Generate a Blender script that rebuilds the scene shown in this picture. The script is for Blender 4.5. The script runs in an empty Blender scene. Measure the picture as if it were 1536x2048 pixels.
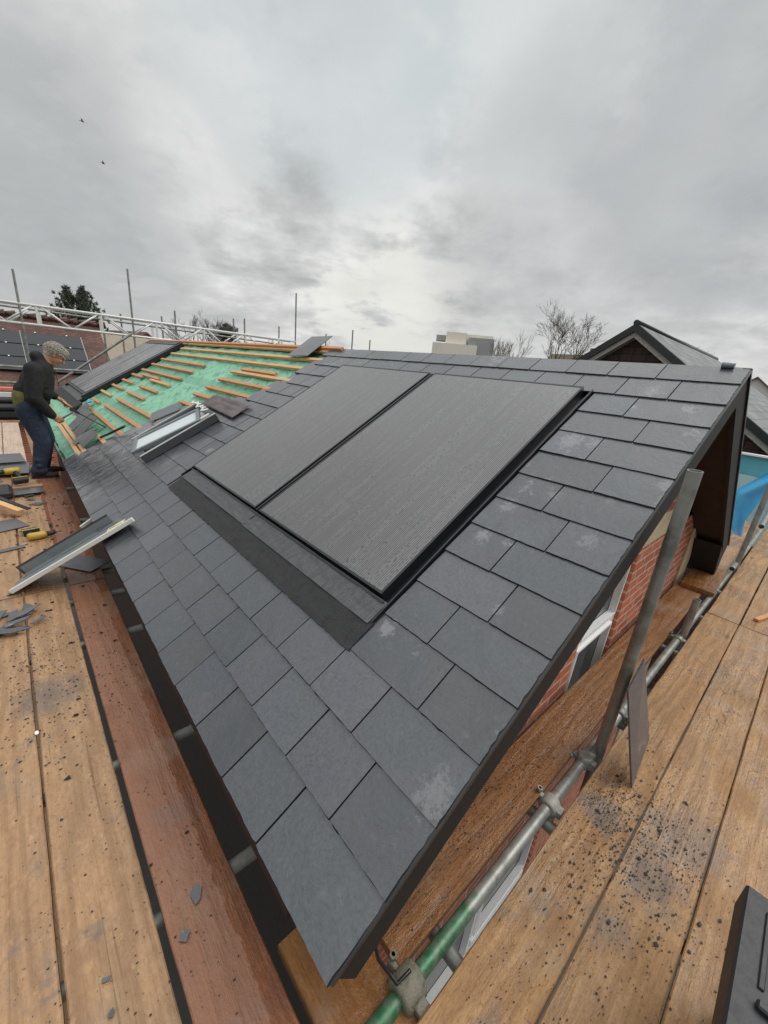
import bpy, math, random
from mathutils import Vector, Matrix, noise as mn
random.seed(7)
R = math.radians
sc = bpy.context.scene
col = sc.collection

# ------------------------------------------------------------------ camera
cam_d = bpy.data.cameras.new('camera'); cam = bpy.data.objects.new('camera', cam_d); col.objects.link(cam)
right = Vector((.744885, -.660558, .093856)); down = Vector((-.153063, -.306109, -.939611)); fwd = Vector((.649398, .685537, -.329123))
M3 = Matrix((right, -down, -fwd)).transposed()
cam.matrix_world = M3.to_4x4()
cam_d.sensor_fit = 'VERTICAL'; cam_d.sensor_height = 36; cam_d.sensor_width = 27
cam_d.lens = 801.9*36/2048
cam_d.clip_start = .05; cam_d.clip_end = 2000
sc.camera = cam

# ------------------------------------------------------------------ view, sky, sun
sc.view_settings.view_transform = 'Standard'; sc.view_settings.look = 'None'
sc.view_settings.gamma = 1; sc.view_settings.exposure = 0.0
SUN_EL, SUN_ROT = R(48), R(120)       # behind the cloud, off to the right of the view

class NT:
    """small helper round a node tree"""
    def __init__(s, nt): s.nt = nt; s.n = nt.nodes; s.l = nt.links
    def put(s, sock, v):
        if v is None: return
        if isinstance(v, bpy.types.NodeSocket): s.l.new(v, sock)
        else:
            if sock.type == 'RGBA' and not hasattr(v, '__len__'): v = (v, v, v, 1)
            if sock.type == 'RGBA' and len(v) == 3: v = (*v, 1)
            sock.default_value = v
    def math(s, op, a, b=None, c=None, clamp=False):
        x = s.n.new('ShaderNodeMath'); x.operation = op; x.use_clamp = clamp
        s.put(x.inputs[0], a); s.put(x.inputs[1], b); s.put(x.inputs[2], c); return x.outputs[0]
    def vm(s, op, a, b=None):
        x = s.n.new('ShaderNodeVectorMath'); x.operation = op
        s.put(x.inputs[0], a)
        if b is not None:
            if op == 'SCALE': s.put(x.inputs['Scale'], b)
            else: s.put(x.inputs[1], b)
        return x.outputs['Value'] if op in ('DOT_PRODUCT', 'LENGTH', 'DISTANCE') else x.outputs[0]
    def tc(s, k='Object'):
        return s.n.new('ShaderNodeTexCoord').outputs[k]
    def sep(s, v):
        x = s.n.new('ShaderNodeSeparateXYZ'); s.put(x.inputs[0], v); return x.outputs
    def comb(s, a, b, c):
        x = s.n.new('ShaderNodeCombineXYZ'); s.put(x.inputs[0], a); s.put(x.inputs[1], b); s.put(x.inputs[2], c); return x.outputs[0]
    def noise(s, v, sc_=5, det=4, ro=.55, dist=0, colr=False):
        x = s.n.new('ShaderNodeTexNoise'); s.put(x.inputs['Vector'], v)
        x.inputs['Scale'].default_value = sc_; x.inputs['Detail'].default_value = det
        x.inputs['Roughness'].default_value = ro; x.inputs['Distortion'].default_value = dist
        return x.outputs['Color' if colr else 'Fac']
    def vor(s, v, sc_=5, out='Distance', feat='F1', rnd=1):
        x = s.n.new('ShaderNodeTexVoronoi'); x.feature = feat; s.put(x.inputs['Vector'], v)
        x.inputs['Scale'].default_value = sc_; x.inputs['Randomness'].default_value = rnd
        return x.outputs[out]
    def ramp(s, f, st, mode='LINEAR'):
        x = s.n.new('ShaderNodeValToRGB'); x.color_ramp.interpolation = mode
        e = x.color_ramp.elements
        while len(e) < len(st): e.new(.5)
        for q, (p, c) in zip(e, st):
            q.position = p; q.color = (c, c, c, 1) if not hasattr(c, '__len__') else (*c, 1)
        s.put(x.inputs[0], f); return x.outputs[0]
    def mix(s, f, a, b, mode='MIX'):
        x = s.n.new('ShaderNodeMix'); x.data_type = 'RGBA'; x.blend_type = mode
        s.put(x.inputs['Factor'], f); s.put(x.inputs[6], a); s.put(x.inputs[7], b); return x.outputs[2]
    def rng(s, f, a, b, c=0, d=1):
        x = s.n.new('ShaderNodeMapRange'); x.interpolation_type = 'SMOOTHSTEP'
        for i, q in enumerate((f, a, b, c, d)): s.put(x.inputs[i], q)
        return x.outputs[0]
    def attr(s, name):
        x = s.n.new('ShaderNodeAttribute'); x.attribute_name = name; return x.outputs['Fac']
    def rand(s): return s.n.new('ShaderNodeObjectInfo').outputs['Random']
    def bump(s, h, st=.5, d=.01, nrm=None):
        x = s.n.new('ShaderNodeBump'); x.inputs['Strength'].default_value = st; x.inputs['Distance'].default_value = d
        s.put(x.inputs['Height'], h); s.put(x.inputs['Normal'], nrm); return x.outputs[0]

w = bpy.data.worlds.new('World'); sc.world = w; w.use_nodes = True
T = NT(w.node_tree); T.n.clear()
out = T.n.new('ShaderNodeOutputWorld')
SKYLOC = (8.1, 2.7, 1.4)
sky = T.n.new('ShaderNodeTexSky'); sky.sky_type = 'NISHITA'; sky.sun_disc = False
sky.sun_elevation = SUN_EL; sky.sun_rotation = SUN_ROT
b1 = T.n.new('ShaderNodeBackground'); T.l.new(sky.outputs[0], b1.inputs[0]); b1.inputs[1].default_value = .08
d = T.tc('Generated'); sx = T.sep(d)
zz = T.math('ADD', T.math('MAXIMUM', sx[2], 0), .28)
pc = T.comb(T.math('DIVIDE', sx[0], zz), T.math('DIVIDE', sx[1], zz), T.math('MULTIPLY', sx[2], .6))
rotm = T.n.new('ShaderNodeMapping'); rotm.vector_type = 'POINT'; rotm.inputs['Rotation'].default_value = (0, 0, R(35)); rotm.inputs['Location'].default_value = SKYLOC
T.l.new(pc, rotm.inputs[0]); pv = rotm.outputs[0]
n1 = T.noise(pv, 1.9, 9, .58, .1)
n2 = T.noise(pv, 3.4, 10, .60, .2)
n3 = T.noise(T.vm('ADD', pv, (7, 3, 2)), .55, 3, .5)
cl = T.math('ADD', T.math('MULTIPLY', n1, .55), T.math('MULTIPLY', n2, .45))
cc = T.ramp(cl, [(.38, (.46, .465, .465)), (.46, (.58, .585, .58)), (.53, (.72, .725, .715)), (.61, (.90, .90, .885))])
cc = T.mix(T.rng(n3, .40, .68, 0, .15), cc, (.52, .58, .59))
def blob(colr, dv, lo, hi, amt, src):
    v = Vector(dv).normalized()
    f = T.rng(T.math('ADD', T.vm('DOT_PRODUCT', T.vm('NORMALIZE', d), tuple(v)), T.math('MULTIPLY', T.math('SUBTRACT', n1, .5), .14)), lo, hi, 0, amt)
    return T.mix(f, src, colr)
def pxdir(x, y): return right*((x-768)/801.9) + down*((y-1024)/801.9) + fwd
cc = blob((.92, .91, .85), pxdir(740, 605), .985, .999, .65, cc)
cc = blob((.82, .82, .76), pxdir(850, 665), .985, 1.0, .55, cc)
cc = blob((.92, .92, .91), pxdir(790, 100), .965, .997, .55, cc)
cc = blob((.84, .84, .83), pxdir(200, 120), .94, .99, .4, cc)
cc = blob((.84, .84, .83), pxdir(1130, 260), .95, .99, .4, cc)
cc = blob((.52, .59, .60), pxdir(640, 110), .965, .995, .55, cc)
cc = blob((.55, .61, .62), pxdir(1150, 10), .965, .995, .45, cc)
cc = blob((.36, .38, .39), pxdir(60, 420), .95, .995, .55, cc)
cc = blob((.38, .40, .41), pxdir(1500, 290), .96, .99, .55, cc)
cc = blob((.80, .80, .79), pxdir(400, 410), .985, .998, .35, cc)
cc = blob((.44, .455, .46), pxdir(150, 490), .97, .995, .45, cc)
cc = blob((.50, .51, .515), pxdir(1150, 480), .95, .99, .5, cc)
cc = T.mix(T.rng(sx[2], .16, .0, 0, .4), cc, (.64, .645, .635))
cc = T.mix(T.rng(sx[2], .0, -.05, 0, 1), cc, (.16, .16, .15))
# an overcast sky is brightest overhead
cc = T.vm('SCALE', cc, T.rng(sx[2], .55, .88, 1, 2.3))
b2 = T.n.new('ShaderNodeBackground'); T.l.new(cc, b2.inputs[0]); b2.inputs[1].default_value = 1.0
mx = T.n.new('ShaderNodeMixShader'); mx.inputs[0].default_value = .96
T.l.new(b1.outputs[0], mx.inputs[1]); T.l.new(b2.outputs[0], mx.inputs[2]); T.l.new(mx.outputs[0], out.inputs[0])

sl = bpy.data.lights.new('sun', 'SUN'); sl.energy = 1.5; sl.angle = R(40); sl.color = (1, .975, .94)
so = bpy.data.objects.new('sun', sl); col.objects.link(so)
sdir = Vector((math.sin(SUN_ROT)*math.cos(SUN_EL), math.cos(SUN_ROT)*math.cos(SUN_EL), math.sin(SUN_EL)))
so.rotation_euler = sdir.to_track_quat('Z', 'Y').to_euler(); so.location = (0, 0, 30)

# ------------------------------------------------------------------ mesh helpers
class MB:
    def __init__(s): s.v = []; s.f = []; s.m = []; s.a = []; s.mi = 0; s.at = 0.0; s.sm = []; s.smooth = False
    def add(s, vs, fs):  # negative indices count back from the end of the vertex list
        o = len(s.v); s.v += [tuple(p) for p in vs]
        for f in fs: s.f.append(tuple(i+o for i in f)); s.m.append(s.mi); s.a.append(s.at); s.sm.append(s.smooth)
    def box(s, a, b, M=None, ch=0):
        x0, y0, z0 = a; x1, y1, z1 = b
        if ch:
            c = ch; ring = []
            for z, q in ((z0, c), (z0+c, 0), (z1-c, 0), (z1, c)):
                ring.append([(x0+c+q*.0, y0+q, z), (x1-c, y0+q, z), (x1-q, y0+c, z), (x1-q, y1-c, z), (x1-c, y1-q, z), (x0+c, y1-q, z), (x0+q, y1-c, z), (x0+q, y0+c, z)])
            vs = sum(ring, []); fs = [tuple(range(7, -1, -1)), tuple(range(24, 32))]
            for k in range(3):
                for i in range(8): fs.append((k*8+i, k*8+(i+1) % 8, k*8+8+(i+1) % 8, k*8+8+i))
        else:
            vs = [(x0, y0, z0), (x1, y0, z0), (x1, y1, z0), (x0, y1, z0), (x0, y0, z1), (x1, y0, z1), (x1, y1, z1), (x0, y1, z1)]
            fs = [(3, 2, 1, 0), (4, 5, 6, 7), (0, 1, 5, 4), (1, 2, 6, 5), (2, 3, 7, 6), (3, 0, 4, 7)]
        if M: vs = [M @ Vector(p) for p in vs]
        s.add(vs, fs); return s
    def prism(s, pts, ext):
        n = len(pts); e = Vector(ext); P = [Vector(p) for p in pts]
        s.add(P + [p+e for p in P], [tuple(range(n-1, -1, -1)), tuple(range(n, 2*n))] + [(i, (i+1) % n, n+(i+1) % n, n+i) for i in range(n)]); return s
    def tube(s, pts, r, seg=10, cap=True, hollow=0):
        P = [Vector(p) for p in pts]; rr = r if hasattr(r, '__len__') else [r]*len(P)
        vs = []; up = None
        for i, p in enumerate(P):
            t = (P[min(i+1, len(P)-1)]-P[max(i-1, 0)]).normalized()
            if up is None: up = Vector((0, 0, 1)) if abs(t.z) < .9 else Vector((1, 0, 0))
            a = t.cross(up).normalized(); b = a.cross(t).normalized(); up = b
            for k in range(seg):
                q = 2*math.pi*k/seg; vs.append(p+(a*math.cos(q)+b*math.sin(q))*rr[i])
        fs = [(i*seg+k, i*seg+(k+1) % seg, (i+1)*seg+(k+1) % seg, (i+1)*seg+k) for i in range(len(P)-1) for k in range(seg)]
        fs = [f[::-1] for f in fs]
        sm = s.smooth; s.smooth = seg > 5; s.add(vs, fs); s.smooth = False
        o = len(s.v)-len(vs)
        if cap and not hollow:
            s.f += [tuple(o+k for k in range(seg)), tuple(o+len(vs)-seg+k for k in range(seg))[::-1]]; s.m += [s.mi]*2; s.a += [s.at]*2; s.sm += [False]*2
        if hollow:
            for end, sg in ((0, 1), (len(P)-1, -1)):
                t = (P[1]-P[0]).normalized()*sg if end == 0 else (P[-1]-P[-2]).normalized()*-1
                c = P[end]; ring = vs[end*seg:(end+1)*seg]
                inn = [c+(q-c)*hollow for q in ring]; dp = [q+t*.06 for q in inn]
                s.add(ring+inn+dp, [(k, (k+1) % seg, seg+(k+1) % seg, seg+k) for k in range(seg)] + [(seg+k, seg+(k+1) % seg, 2*seg+(k+1) % seg, 2*seg+k) for k in range(seg)] + [tuple(2*seg+k for k in range(seg))])
        s.smooth = sm; return s
    def grid(s, fn, nu, nv):
        vs = [fn(i/nu, j/nv) for j in range(nv+1) for i in range(nu+1)]
        s.add(vs, [(j*(nu+1)+i, j*(nu+1)+i+1, (j+1)*(nu+1)+i+1, (j+1)*(nu+1)+i) for j in range(nv) for i in range(nu)]); return s
    def ell(s, c, r, M=None, nu=12, nv=8):
        vs = []
        for j in range(nv+1):
            th = math.pi*j/nv
            for i in range(nu):
                q = Vector((r[0]*math.sin(th)*math.cos(2*math.pi*i/nu), r[1]*math.sin(th)*math.sin(2*math.pi*i/nu), r[2]*math.cos(th)))
                if M: q = M @ q
                vs.append(q+Vector(c))
        sm = s.smooth; s.smooth = True
        s.add(vs, [(j*nu+i, (j+1)*nu+i, (j+1)*nu+(i+1) % nu, j*nu+(i+1) % nu) for j in range(nv) for i in range(nu)]); s.smooth = sm; return s

def tag(o, label=None, cat=None, group=None, kind=None):
    if label: o['label'] = label
    if cat: o['category'] = cat
    if group: o['group'] = group
    if kind: o['kind'] = kind
    return o
def obj(name, mb, mats, parent=None, M=None, label=None, cat=None, group=None, kind=None):
    me = bpy.data.meshes.new(name); me.from_pydata(mb.v, [], mb.f); me.validate(verbose=False)
    for m in (mats if isinstance(mats, (list, tuple)) else [mats]): me.materials.append(m)
    if len(me.polygons) == len(mb.f):
        me.polygons.foreach_set('material_index', mb.m); me.polygons.foreach_set('use_smooth', mb.sm)
        a = me.attributes.new('tint', 'FLOAT', 'FACE'); a.data.foreach_set('value', mb.a)
    me.update()
    o = bpy.data.objects.new(name, me); col.objects.link(o)
    if M is not None: o.matrix_world = M
    if parent is not None:
        o.parent = parent; o.matrix_parent_inverse = Matrix()
        o.matrix_local = parent.matrix_world.inverted() @ (M if M is not None else Matrix())
    return tag(o, label, cat, group, kind)
def empty(name, loc, label, cat, group=None, rot=None):
    o = bpy.data.objects.new(name, None); col.objects.link(o); o.empty_display_size = .1
    M = Matrix.Translation(Vector(loc))
    if rot: M = M @ rot.to_4x4()
    o.matrix_world = M
    return tag(o, label, cat, group)
def frame(o, x, z=None, y=None):
    """matrix with origin o, local x along x, z near z"""
    x = Vector(x).normalized(); z = Vector(z or (0, 0, 1)); y = z.cross(x).normalized(); z = x.cross(y)
    M = Matrix((x, y, z)).transposed().to_4x4(); M.translation = Vector(o); return M

# ------------------------------------------------------------------ materials
def mat(name):
    m = bpy.data.materials.new(name); m.use_nodes = True; T = NT(m.node_tree)
    return m, T, m.node_tree.nodes['Principled BSDF']
def setp(T, b, c=None, ro=None, nrm=None, me=None, spec=None, coat=None):
    T.put(b.inputs['Base Color'], c); T.put(b.inputs['Roughness'], ro); T.put(b.inputs['Normal'], nrm)
    T.put(b.inputs['Metallic'], me); T.put(b.inputs['Specular IOR Level'], spec); T.put(b.inputs['Coat Weight'], coat)
def simple(name, c, ro=.5, me=0, var=.15, ns=12, bs=.15, bd=.003):
    m, T, b = mat(name); v = T.vm('ADD', T.tc(), T.vm('SCALE', (31., 17., 11.), T.rand()))
    n = T.noise(v, ns, 5, .6)
    cc = T.mix(T.math('MULTIPLY', T.math('SUBTRACT', n, .5, clamp=True), 2.5, clamp=True), c, tuple(x*(1-var*2) for x in c))
    setp(T, b, cc, T.math('ADD', T.math('MULTIPLY', n, .25), ro-.12), T.bump(T.noise(v, ns*6, 3), bs, bd), me); return m

SMEARS = [(1.65, .88, .085, .75), (.90, .89, .05, .8), (1.11, .90, .05, .7), (1.25, .75, .04, .45), (1.07, .51, .045, .5), (.32, .93, .045, .85), (.62, .62, .03, .5), (1.49, .39, .05, .6), (.03, .43, .07, .5), (1.67, .77, .05, .5), (2.18, .73, .07, .4), (.35, 3.9, .12, .5), (.1, 4.6, .14, .5)]
def slate_mat(name='slate', loose=False):
    m, T, b = mat(name); v = T.tc(); t = T.rand() if loose else T.attr('tint')
    off = T.vm('ADD', v, T.vm('SCALE', (13.7, 29.1, 5.3), t))
    c = T.ramp(t, [(0, (.050, .061, .071)), (.2, (.080, .091, .108)), (.4, (.036, .041, .047)), (.55, (.068, .080, .092)), (.7, (.052, .052, .060)), (.85, (.084, .088, .108)), (1, (.044, .054, .064))])
    big = T.noise(off, 3.2, 3, .5, .6); fine = T.noise(off, 90, 3, .6)
    c = T.mix(T.rng(big, .35, .7, 0, .35), c, (.095, .097, .102))
    c = T.mix(T.rng(fine, .3, .75, 0, .45), c, (.026, .028, .031))
    s3a = T.sep(v)
    # dried dust smears, each slate its own
    dm = T.math('MULTIPLY', T.rng(T.noise(off, 15, 6, .75, .3), .50, .60), T.rng(T.noise(T.vm('ADD', off, (4, 4, 4)), 4.2, 1), .60, .68), clamp=True)
    dm = T.math('MULTIPLY', dm, T.rng(s3a[0], .05, .5)) if not loose else dm
    c = T.mix(T.math('MULTIPLY', dm, .55), c, (.27, .275, .275))
    if not loose:      # chalky cutting dust, where the slaters knelt and cut
        for (x_, y_, r_, a_) in SMEARS:
            wv_ = T.vm('MULTIPLY', T.vm('SUBTRACT', v, (x_, y_, 0)), (.8, 1, 0)); dd_ = T.math('ADD', T.vm('LENGTH', wv_), T.math('MULTIPLY', T.math('SUBTRACT', T.noise(v, 42, 7, .85), .5), r_*4.2))
            c = T.mix(T.rng(dd_, r_*.8, r_*.35, 0, a_*.62), c, (.26, .265, .27))
    sp = T.rng(T.vor(off, 45), .09, .03); sp = T.math('MULTIPLY', sp, T.rng(T.noise(off, 7, 2), .5, .6))
    c = T.mix(T.math('MULTIPLY', sp, .45), c, (.28, .29, .29))
    sp2 = T.math('MULTIPLY', T.rng(T.vor(T.vm('ADD', off, (3, 1, 2)), 30), .11, .05), T.rng(T.noise(off, 5, 2), .5, .58))
    c = T.mix(T.math('MULTIPLY', sp2, .7), c, (.016, .017, .018))
    # standing rain film
    s3 = T.sep(v)
    wet = T.noise(T.comb(T.math('MULTIPLY', s3[0], 5), T.math('MULTIPLY', s3[1], 9), t), 1, 7, .62, .9)
    reg = T.rng(s3[1], 3.0, 4.6) if not loose else .3
    film = T.rng(wet, .50, .53)
    reg2 = T.math('MAXIMUM', reg, T.math('MULTIPLY', T.rng(s3[0], .2, .5), T.math('MAXIMUM', T.rng(s3[0], 1.85, 2.1), T.math('GREATER_THAN', T.math('FRACT', T.math('MULTIPLY', t, 7.3)), .55)))) if not loose else .3
    film = T.math('MULTIPLY', film, reg2)
    st = T.noise(T.comb(T.math('MULTIPLY', s3[0], 7), T.math('MULTIPLY', s3[1], 30), t), 1, 6, .65, 1.2)
    drip = T.math('MULTIPLY', T.rng(st, .48, .51), T.math('MULTIPLY', T.rng(s3[1], 3.5, 4.6), T.rng(s3[0], .7, .15)) if not loose else 0)
    c = T.mix(T.math('MULTIPLY', film, .6), c, (.038, .043, .046))
    c = T.mix(T.math('MULTIPLY', drip, .85), c, (.022, .025, .028))
    ro = T.math('ADD', T.math('MULTIPLY', big, .25), .27)
    ro = T.math('SUBTRACT', ro, T.math('MULTIPLY', film, .10)); lw = T.math('MULTIPLY', T.rng(s3[1], 3.6, 4.6), T.rng(s3[0], 1.0, .3)) if not loose else 0.; ro = T.math('SUBTRACT', ro, T.math('MULTIPLY', lw, .2)); ro = T.math('ADD', ro, T.math('MULTIPLY', drip, .25))
    c = T.mix(T.math('MULTIPLY', T.math('MULTIPLY', lw, T.math('SUBTRACT', 1., drip)), .6), c, (.20, .205, .21))  # pale sky reflection of the wet slates painted into the colour
    riv = T.noise(off, 4.5, 6, .6, .8)
    step = T.math('ADD', T.math('MULTIPLY', T.math('SNAP', riv, .055), 1.5), T.math('MULTIPLY', riv, .8))
    ctr = T.rng(T.math('ABSOLUTE', T.math('SUBTRACT', T.math('FRACT', T.math('DIVIDE', riv, .055)), .0)), .10, .0)
    ctr = T.math('MULTIPLY', ctr, T.rng(T.noise(T.vm('ADD', off, (8, 1, 3)), 3.5, 4, .6), .50, .62))
    c = T.mix(T.math('MULTIPLY', ctr, .55), c, (.022, .024, .026))  # crease lines: split-edge dirt, with relief shade painted into the colour
    c = T.mix(T.rng(T.noise(T.vm('ADD', off, (6, 6, 2)), 22, 5, .7), .55, .75, 0, .35), c, (.125, .13, .138))
    h = T.math('ADD', step, T.math('MULTIPLY', fine, .10)); h = T.math('ADD', h, T.math('MULTIPLY', T.noise(off, 28, 4, .6), .16))
    h = T.math('ADD', h, T.math('MULTIPLY', sp, .25))
    setp(T, b, c, ro, T.bump(h, .85, .009), 0, .5); b.inputs['Coat Weight'].default_value = .75; b.inputs['Coat Roughness'].default_value = .24; T.put(b.inputs['Coat Normal'], T.bump(h, .25, .006)); return m

def board_mat(name, ca, cb, wet=.4, dirt=.5, film=False):
    m, T, b = mat(name); v0 = T.tc(); v0s = T.sep(v0); v = T.vm('ADD', v0, T.vm('SCALE', (37.3, 11.9, 7.7), T.rand())); s = T.sep(v)
    wob = T.noise(T.comb(T.math('MULTIPLY', s[0], .9), T.math('MULTIPLY', s[1], 5), s[2]), 1, 3)
    gy = T.math('ADD', T.math('MULTIPLY', s[1], 24), T.math('MULTIPLY', wob, 9))
    ring = T.math('SINE', T.math('MULTIPLY', gy, 3.3))
    g = T.noise(T.comb(T.math('MULTIPLY', s[0], 3), T.math('MULTIPLY', s[1], 110), T.math('MULTIPLY', s[2], 30)), 1, 4, .6)
    gr = T.math('ADD', T.math('MULTIPLY', ring, .22), g)
    c = T.mix(T.rng(gr, .15, .95), T.mix(.42, cb, ca), ca)
    ck = T.noise(T.comb(T.math('MULTIPLY', s[0], 1.1), T.math('MULTIPLY', s[1], 60), 1.), 1, 3, .5); c = T.mix(T.rng(ck, .64, .70, 0, .6), c, tuple(x*.4 for x in cb))
    fn = T.noise(T.vm('MULTIPLY', v, (.5, 1., 1.)), 85, 4, .7); c = T.mix(T.rng(fn, .35, .75, 0, .5), c, cb)
    fn2 = T.noise(T.vm('MULTIPLY', T.vm('ADD', v, (2, 2, 2)), (.5, 1., 1.)), 38, 5, .7); c = T.mix(T.rng(fn2, .55, .72, 0, .55), c, tuple(min(1, x*1.3) for x in ca))
    lg = T.noise(v, 2.6, 4, .6); c = T.mix(T.rng(lg, .45, .75, 0, .4), c, tuple(x*.8 for x in cb))
    # knots
    kv = T.vor(T.comb(T.math('MULTIPLY', s[0], 1.5), T.math('MULTIPLY', s[1], 4), 0.), 1)
    kn = T.rng(kv, .10, .03); c = T.mix(T.math('MULTIPLY', kn, .75), c, (.10, .045, .02))
    # ground-in slate dust
    dd = T.noise(T.vm('ADD', v, (5, 9, 1)), 4.5, 6, .68, .6)
    c = T.mix(T.rng(dd, .56, .72, 0, dirt), c, (.115, .115, .115))
    dd2 = T.noise(T.vm('ADD', v, (15, 2, 1)), 3, 5, .6); c = T.mix(T.rng(dd2, .52, .7, 0, .35), c, (.30, .235, .17))
    pit = T.rng(T.noise(v, 70, 3, .6), .62, .72); pit = T.math('MULTIPLY', pit, T.rng(T.noise(v, 4.5, 4, .6), .48, .66))
    c = T.mix(T.math('MULTIPLY', pit, .75), c, (.07, .045, .03))
    # slate-cutting spots, where the dust lies thickest
    P = T.n.new('ShaderNodeNewGeometry').outputs['Position']
    for (x, y, r, a) in STAINS:
        dist = T.math('ADD', T.vm('DISTANCE', P, (x, y, -1.65)), T.math('MULTIPLY', T.math('SUBTRACT', T.noise(P, 14, 5, .7), .5), r*1.6))
        c = T.mix(T.rng(dist, r, r*.25, 0, a), c, (.085, .09, .095))
    wn = T.noise(T.vm('ADD', v, (1, 5, 8)), 2.2, 5, .6, .5)
    ro = T.math('SUBTRACT', .62, T.math('MULTIPLY', T.rng(wn, .42, .6), wet))
    h = T.math('ADD', T.math('MULTIPLY', gr, .7), T.math('MULTIPLY', T.noise(T.vm('MULTIPLY', v, (.6, 1., 1.)), 55, 5, .7), 1.2)); h = T.math('SUBTRACT', h, T.math('MULTIPLY', pit, .5))
    if film:
        b.inputs['Coat Roughness'].default_value = .15
        f = T.rng(T.math('ADD', v0s[1], T.math('MULTIPLY', T.math('SUBTRACT', T.noise(v0, 16, 5, .7), .5), .05)), -.052, -.046)
        f = T.math('MULTIPLY', f, T.rng(T.noise(v0, 1.1, 3), .34, .42)); c = T.mix(T.math('MULTIPLY', f, .5), c, (.35, .18, .115)); ro = T.math('ADD', T.math('MULTIPLY', ro, .4), T.math('MULTIPLY', T.math('SUBTRACT', 1., f), .25))  # pinkish sky sheen of the water film painted into the colour
    setp(T, b, c, ro, T.bump(h, .8, .005), 0, .45); return m
STAINS = [(1.58, .17, .13, .6), (1.48, -.04, .16, .55), (-.08, 2.16, .20, .55), (.22, 1.22, .10, .5), (1.2, .0, .10, .35), (1.75, -.1, .2, .4)]

M = {}
M['slate'] = slate_mat(); M['slate_loose'] = slate_mat('loose_slate', True)
M['slate_edge'] = simple('broken_wet_edge_with_shade', (.014, .015, .016), .6, 0, .3, 40, .6)  # wet broken edge, darkened further to draw the shadow line at slate tails
M['board_tan'] = board_mat('board_tan', (.425, .262, .142), (.21, .112, .052), .4, .65)
M['board_pale'] = board_mat('board_pale', (.56, .43, .34), (.40, .29, .215), .1, .3)
M['board_red'] = board_mat('board_red', (.25, .092, .034), (.11, .034, .012), .5, .45, True)
M['board_orange'] = board_mat('board_orange', (.28, .125, .036), (.13, .05, .014), .5, .5)
M['board_right'] = board_mat('board_right', (.41, .235, .100), (.20, .098, .034), .5, .45)
M['batten'] = simple('batten_timber', (.55, .25, .11), .6, 0, .22, 9)
M['batten_pale'] = simple('batten_timber_pale', (.62, .36, .17), .6, 0, .2, 9)
M['rust_wood'] = simple('reddish_timber', (.42, .13, .06), .6, 0, .2, 9)
M['black'] = simple('black_coated_metal', (.012, .013, .016), .32, 0, .2, 20, .05)
M['verge'] = simple('dark_verge_board', (.009, .0085, .008), .75, 0, .2, 8, .1)
M['soffit'] = simple('brown_soffit', (.020, .008, .006), .72, 0, .2, 8, .05)
M['darkstrip'] = simple('dark_flashing', (.020, .0205, .022), .68, 0, .4, 22, .8, .006)
M['grey_metal'] = simple('grey_coated_metal', (.20, .225, .235), .35, .2, .15, 6, .05)
M['dgrey_metal'] = simple('dark_grey_metal', (.07, .078, .084), .38, .2, .15, 6, .05)
M['white'] = simple('white_pvc', (.84, .85, .84), .35, 0, .06, 5, .03)
M['alu'] = simple('aluminium', (.72, .72, .69), .4, .1, .12, 9, .1)
M['cream'] = simple('cream_stone', (.50, .42, .27), .75, 0, .2, 14, .4)
M['concrete'] = simple('pale_concrete', (.78, .73, .64), .8, 0, .16, .25, .2)
M['clad'] = simple('grey_cladding', (.32, .33, .33), .6, 0, .2, .3, .1)
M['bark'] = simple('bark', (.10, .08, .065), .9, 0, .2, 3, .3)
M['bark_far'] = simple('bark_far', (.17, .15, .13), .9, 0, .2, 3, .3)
M['needles'] = simple('dark_needles', (.045, .06, .035), .8, 0, .3, 1.5, .2)
M['blue'] = simple('blue_sheeting', (.10, .42, .52), .5, 0, .15, 4, .3)
M['pale_blue'] = simple('pale_blue_sheeting', (.42, .62, .66), .5, 0, .15, 4, .3)
M['rubber'] = simple('black_rubber', (.018, .019, .021), .5, 0, .2, 30, .2)
M['yellow'] = simple('yellow_plastic', (.45, .30, .04), .4, 0, .1, 8, .05)
M['red_tile'] = simple('salmon_tile', (.55, .17, .12), .7, 0, .2, 4, .2)
M['tool_steel'] = simple('tool_steel', (.06, .06, .06), .4, .6, .2, 20, .1)
M['brown_sheet'] = simple('brown_underlay', (.13, .105, .105), .6, 0, .2, 6, .4, .01)
M['ground'] = simple('yard_paving', (.06, .06, .058), .8, 0, .2, .6, .4)
M['beige_roof'] = simple('beige_render', (.30, .26, .20), .8, 0, .2, 2, .2)
M['white_wall'] = simple('white_render', (.62, .61, .58), .8, 0, .1, 2, .1)
M['moss_roof'] = simple('mossy_tiles', (.16, .13, .08), .85, 0, .3, 3, .4)

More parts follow.
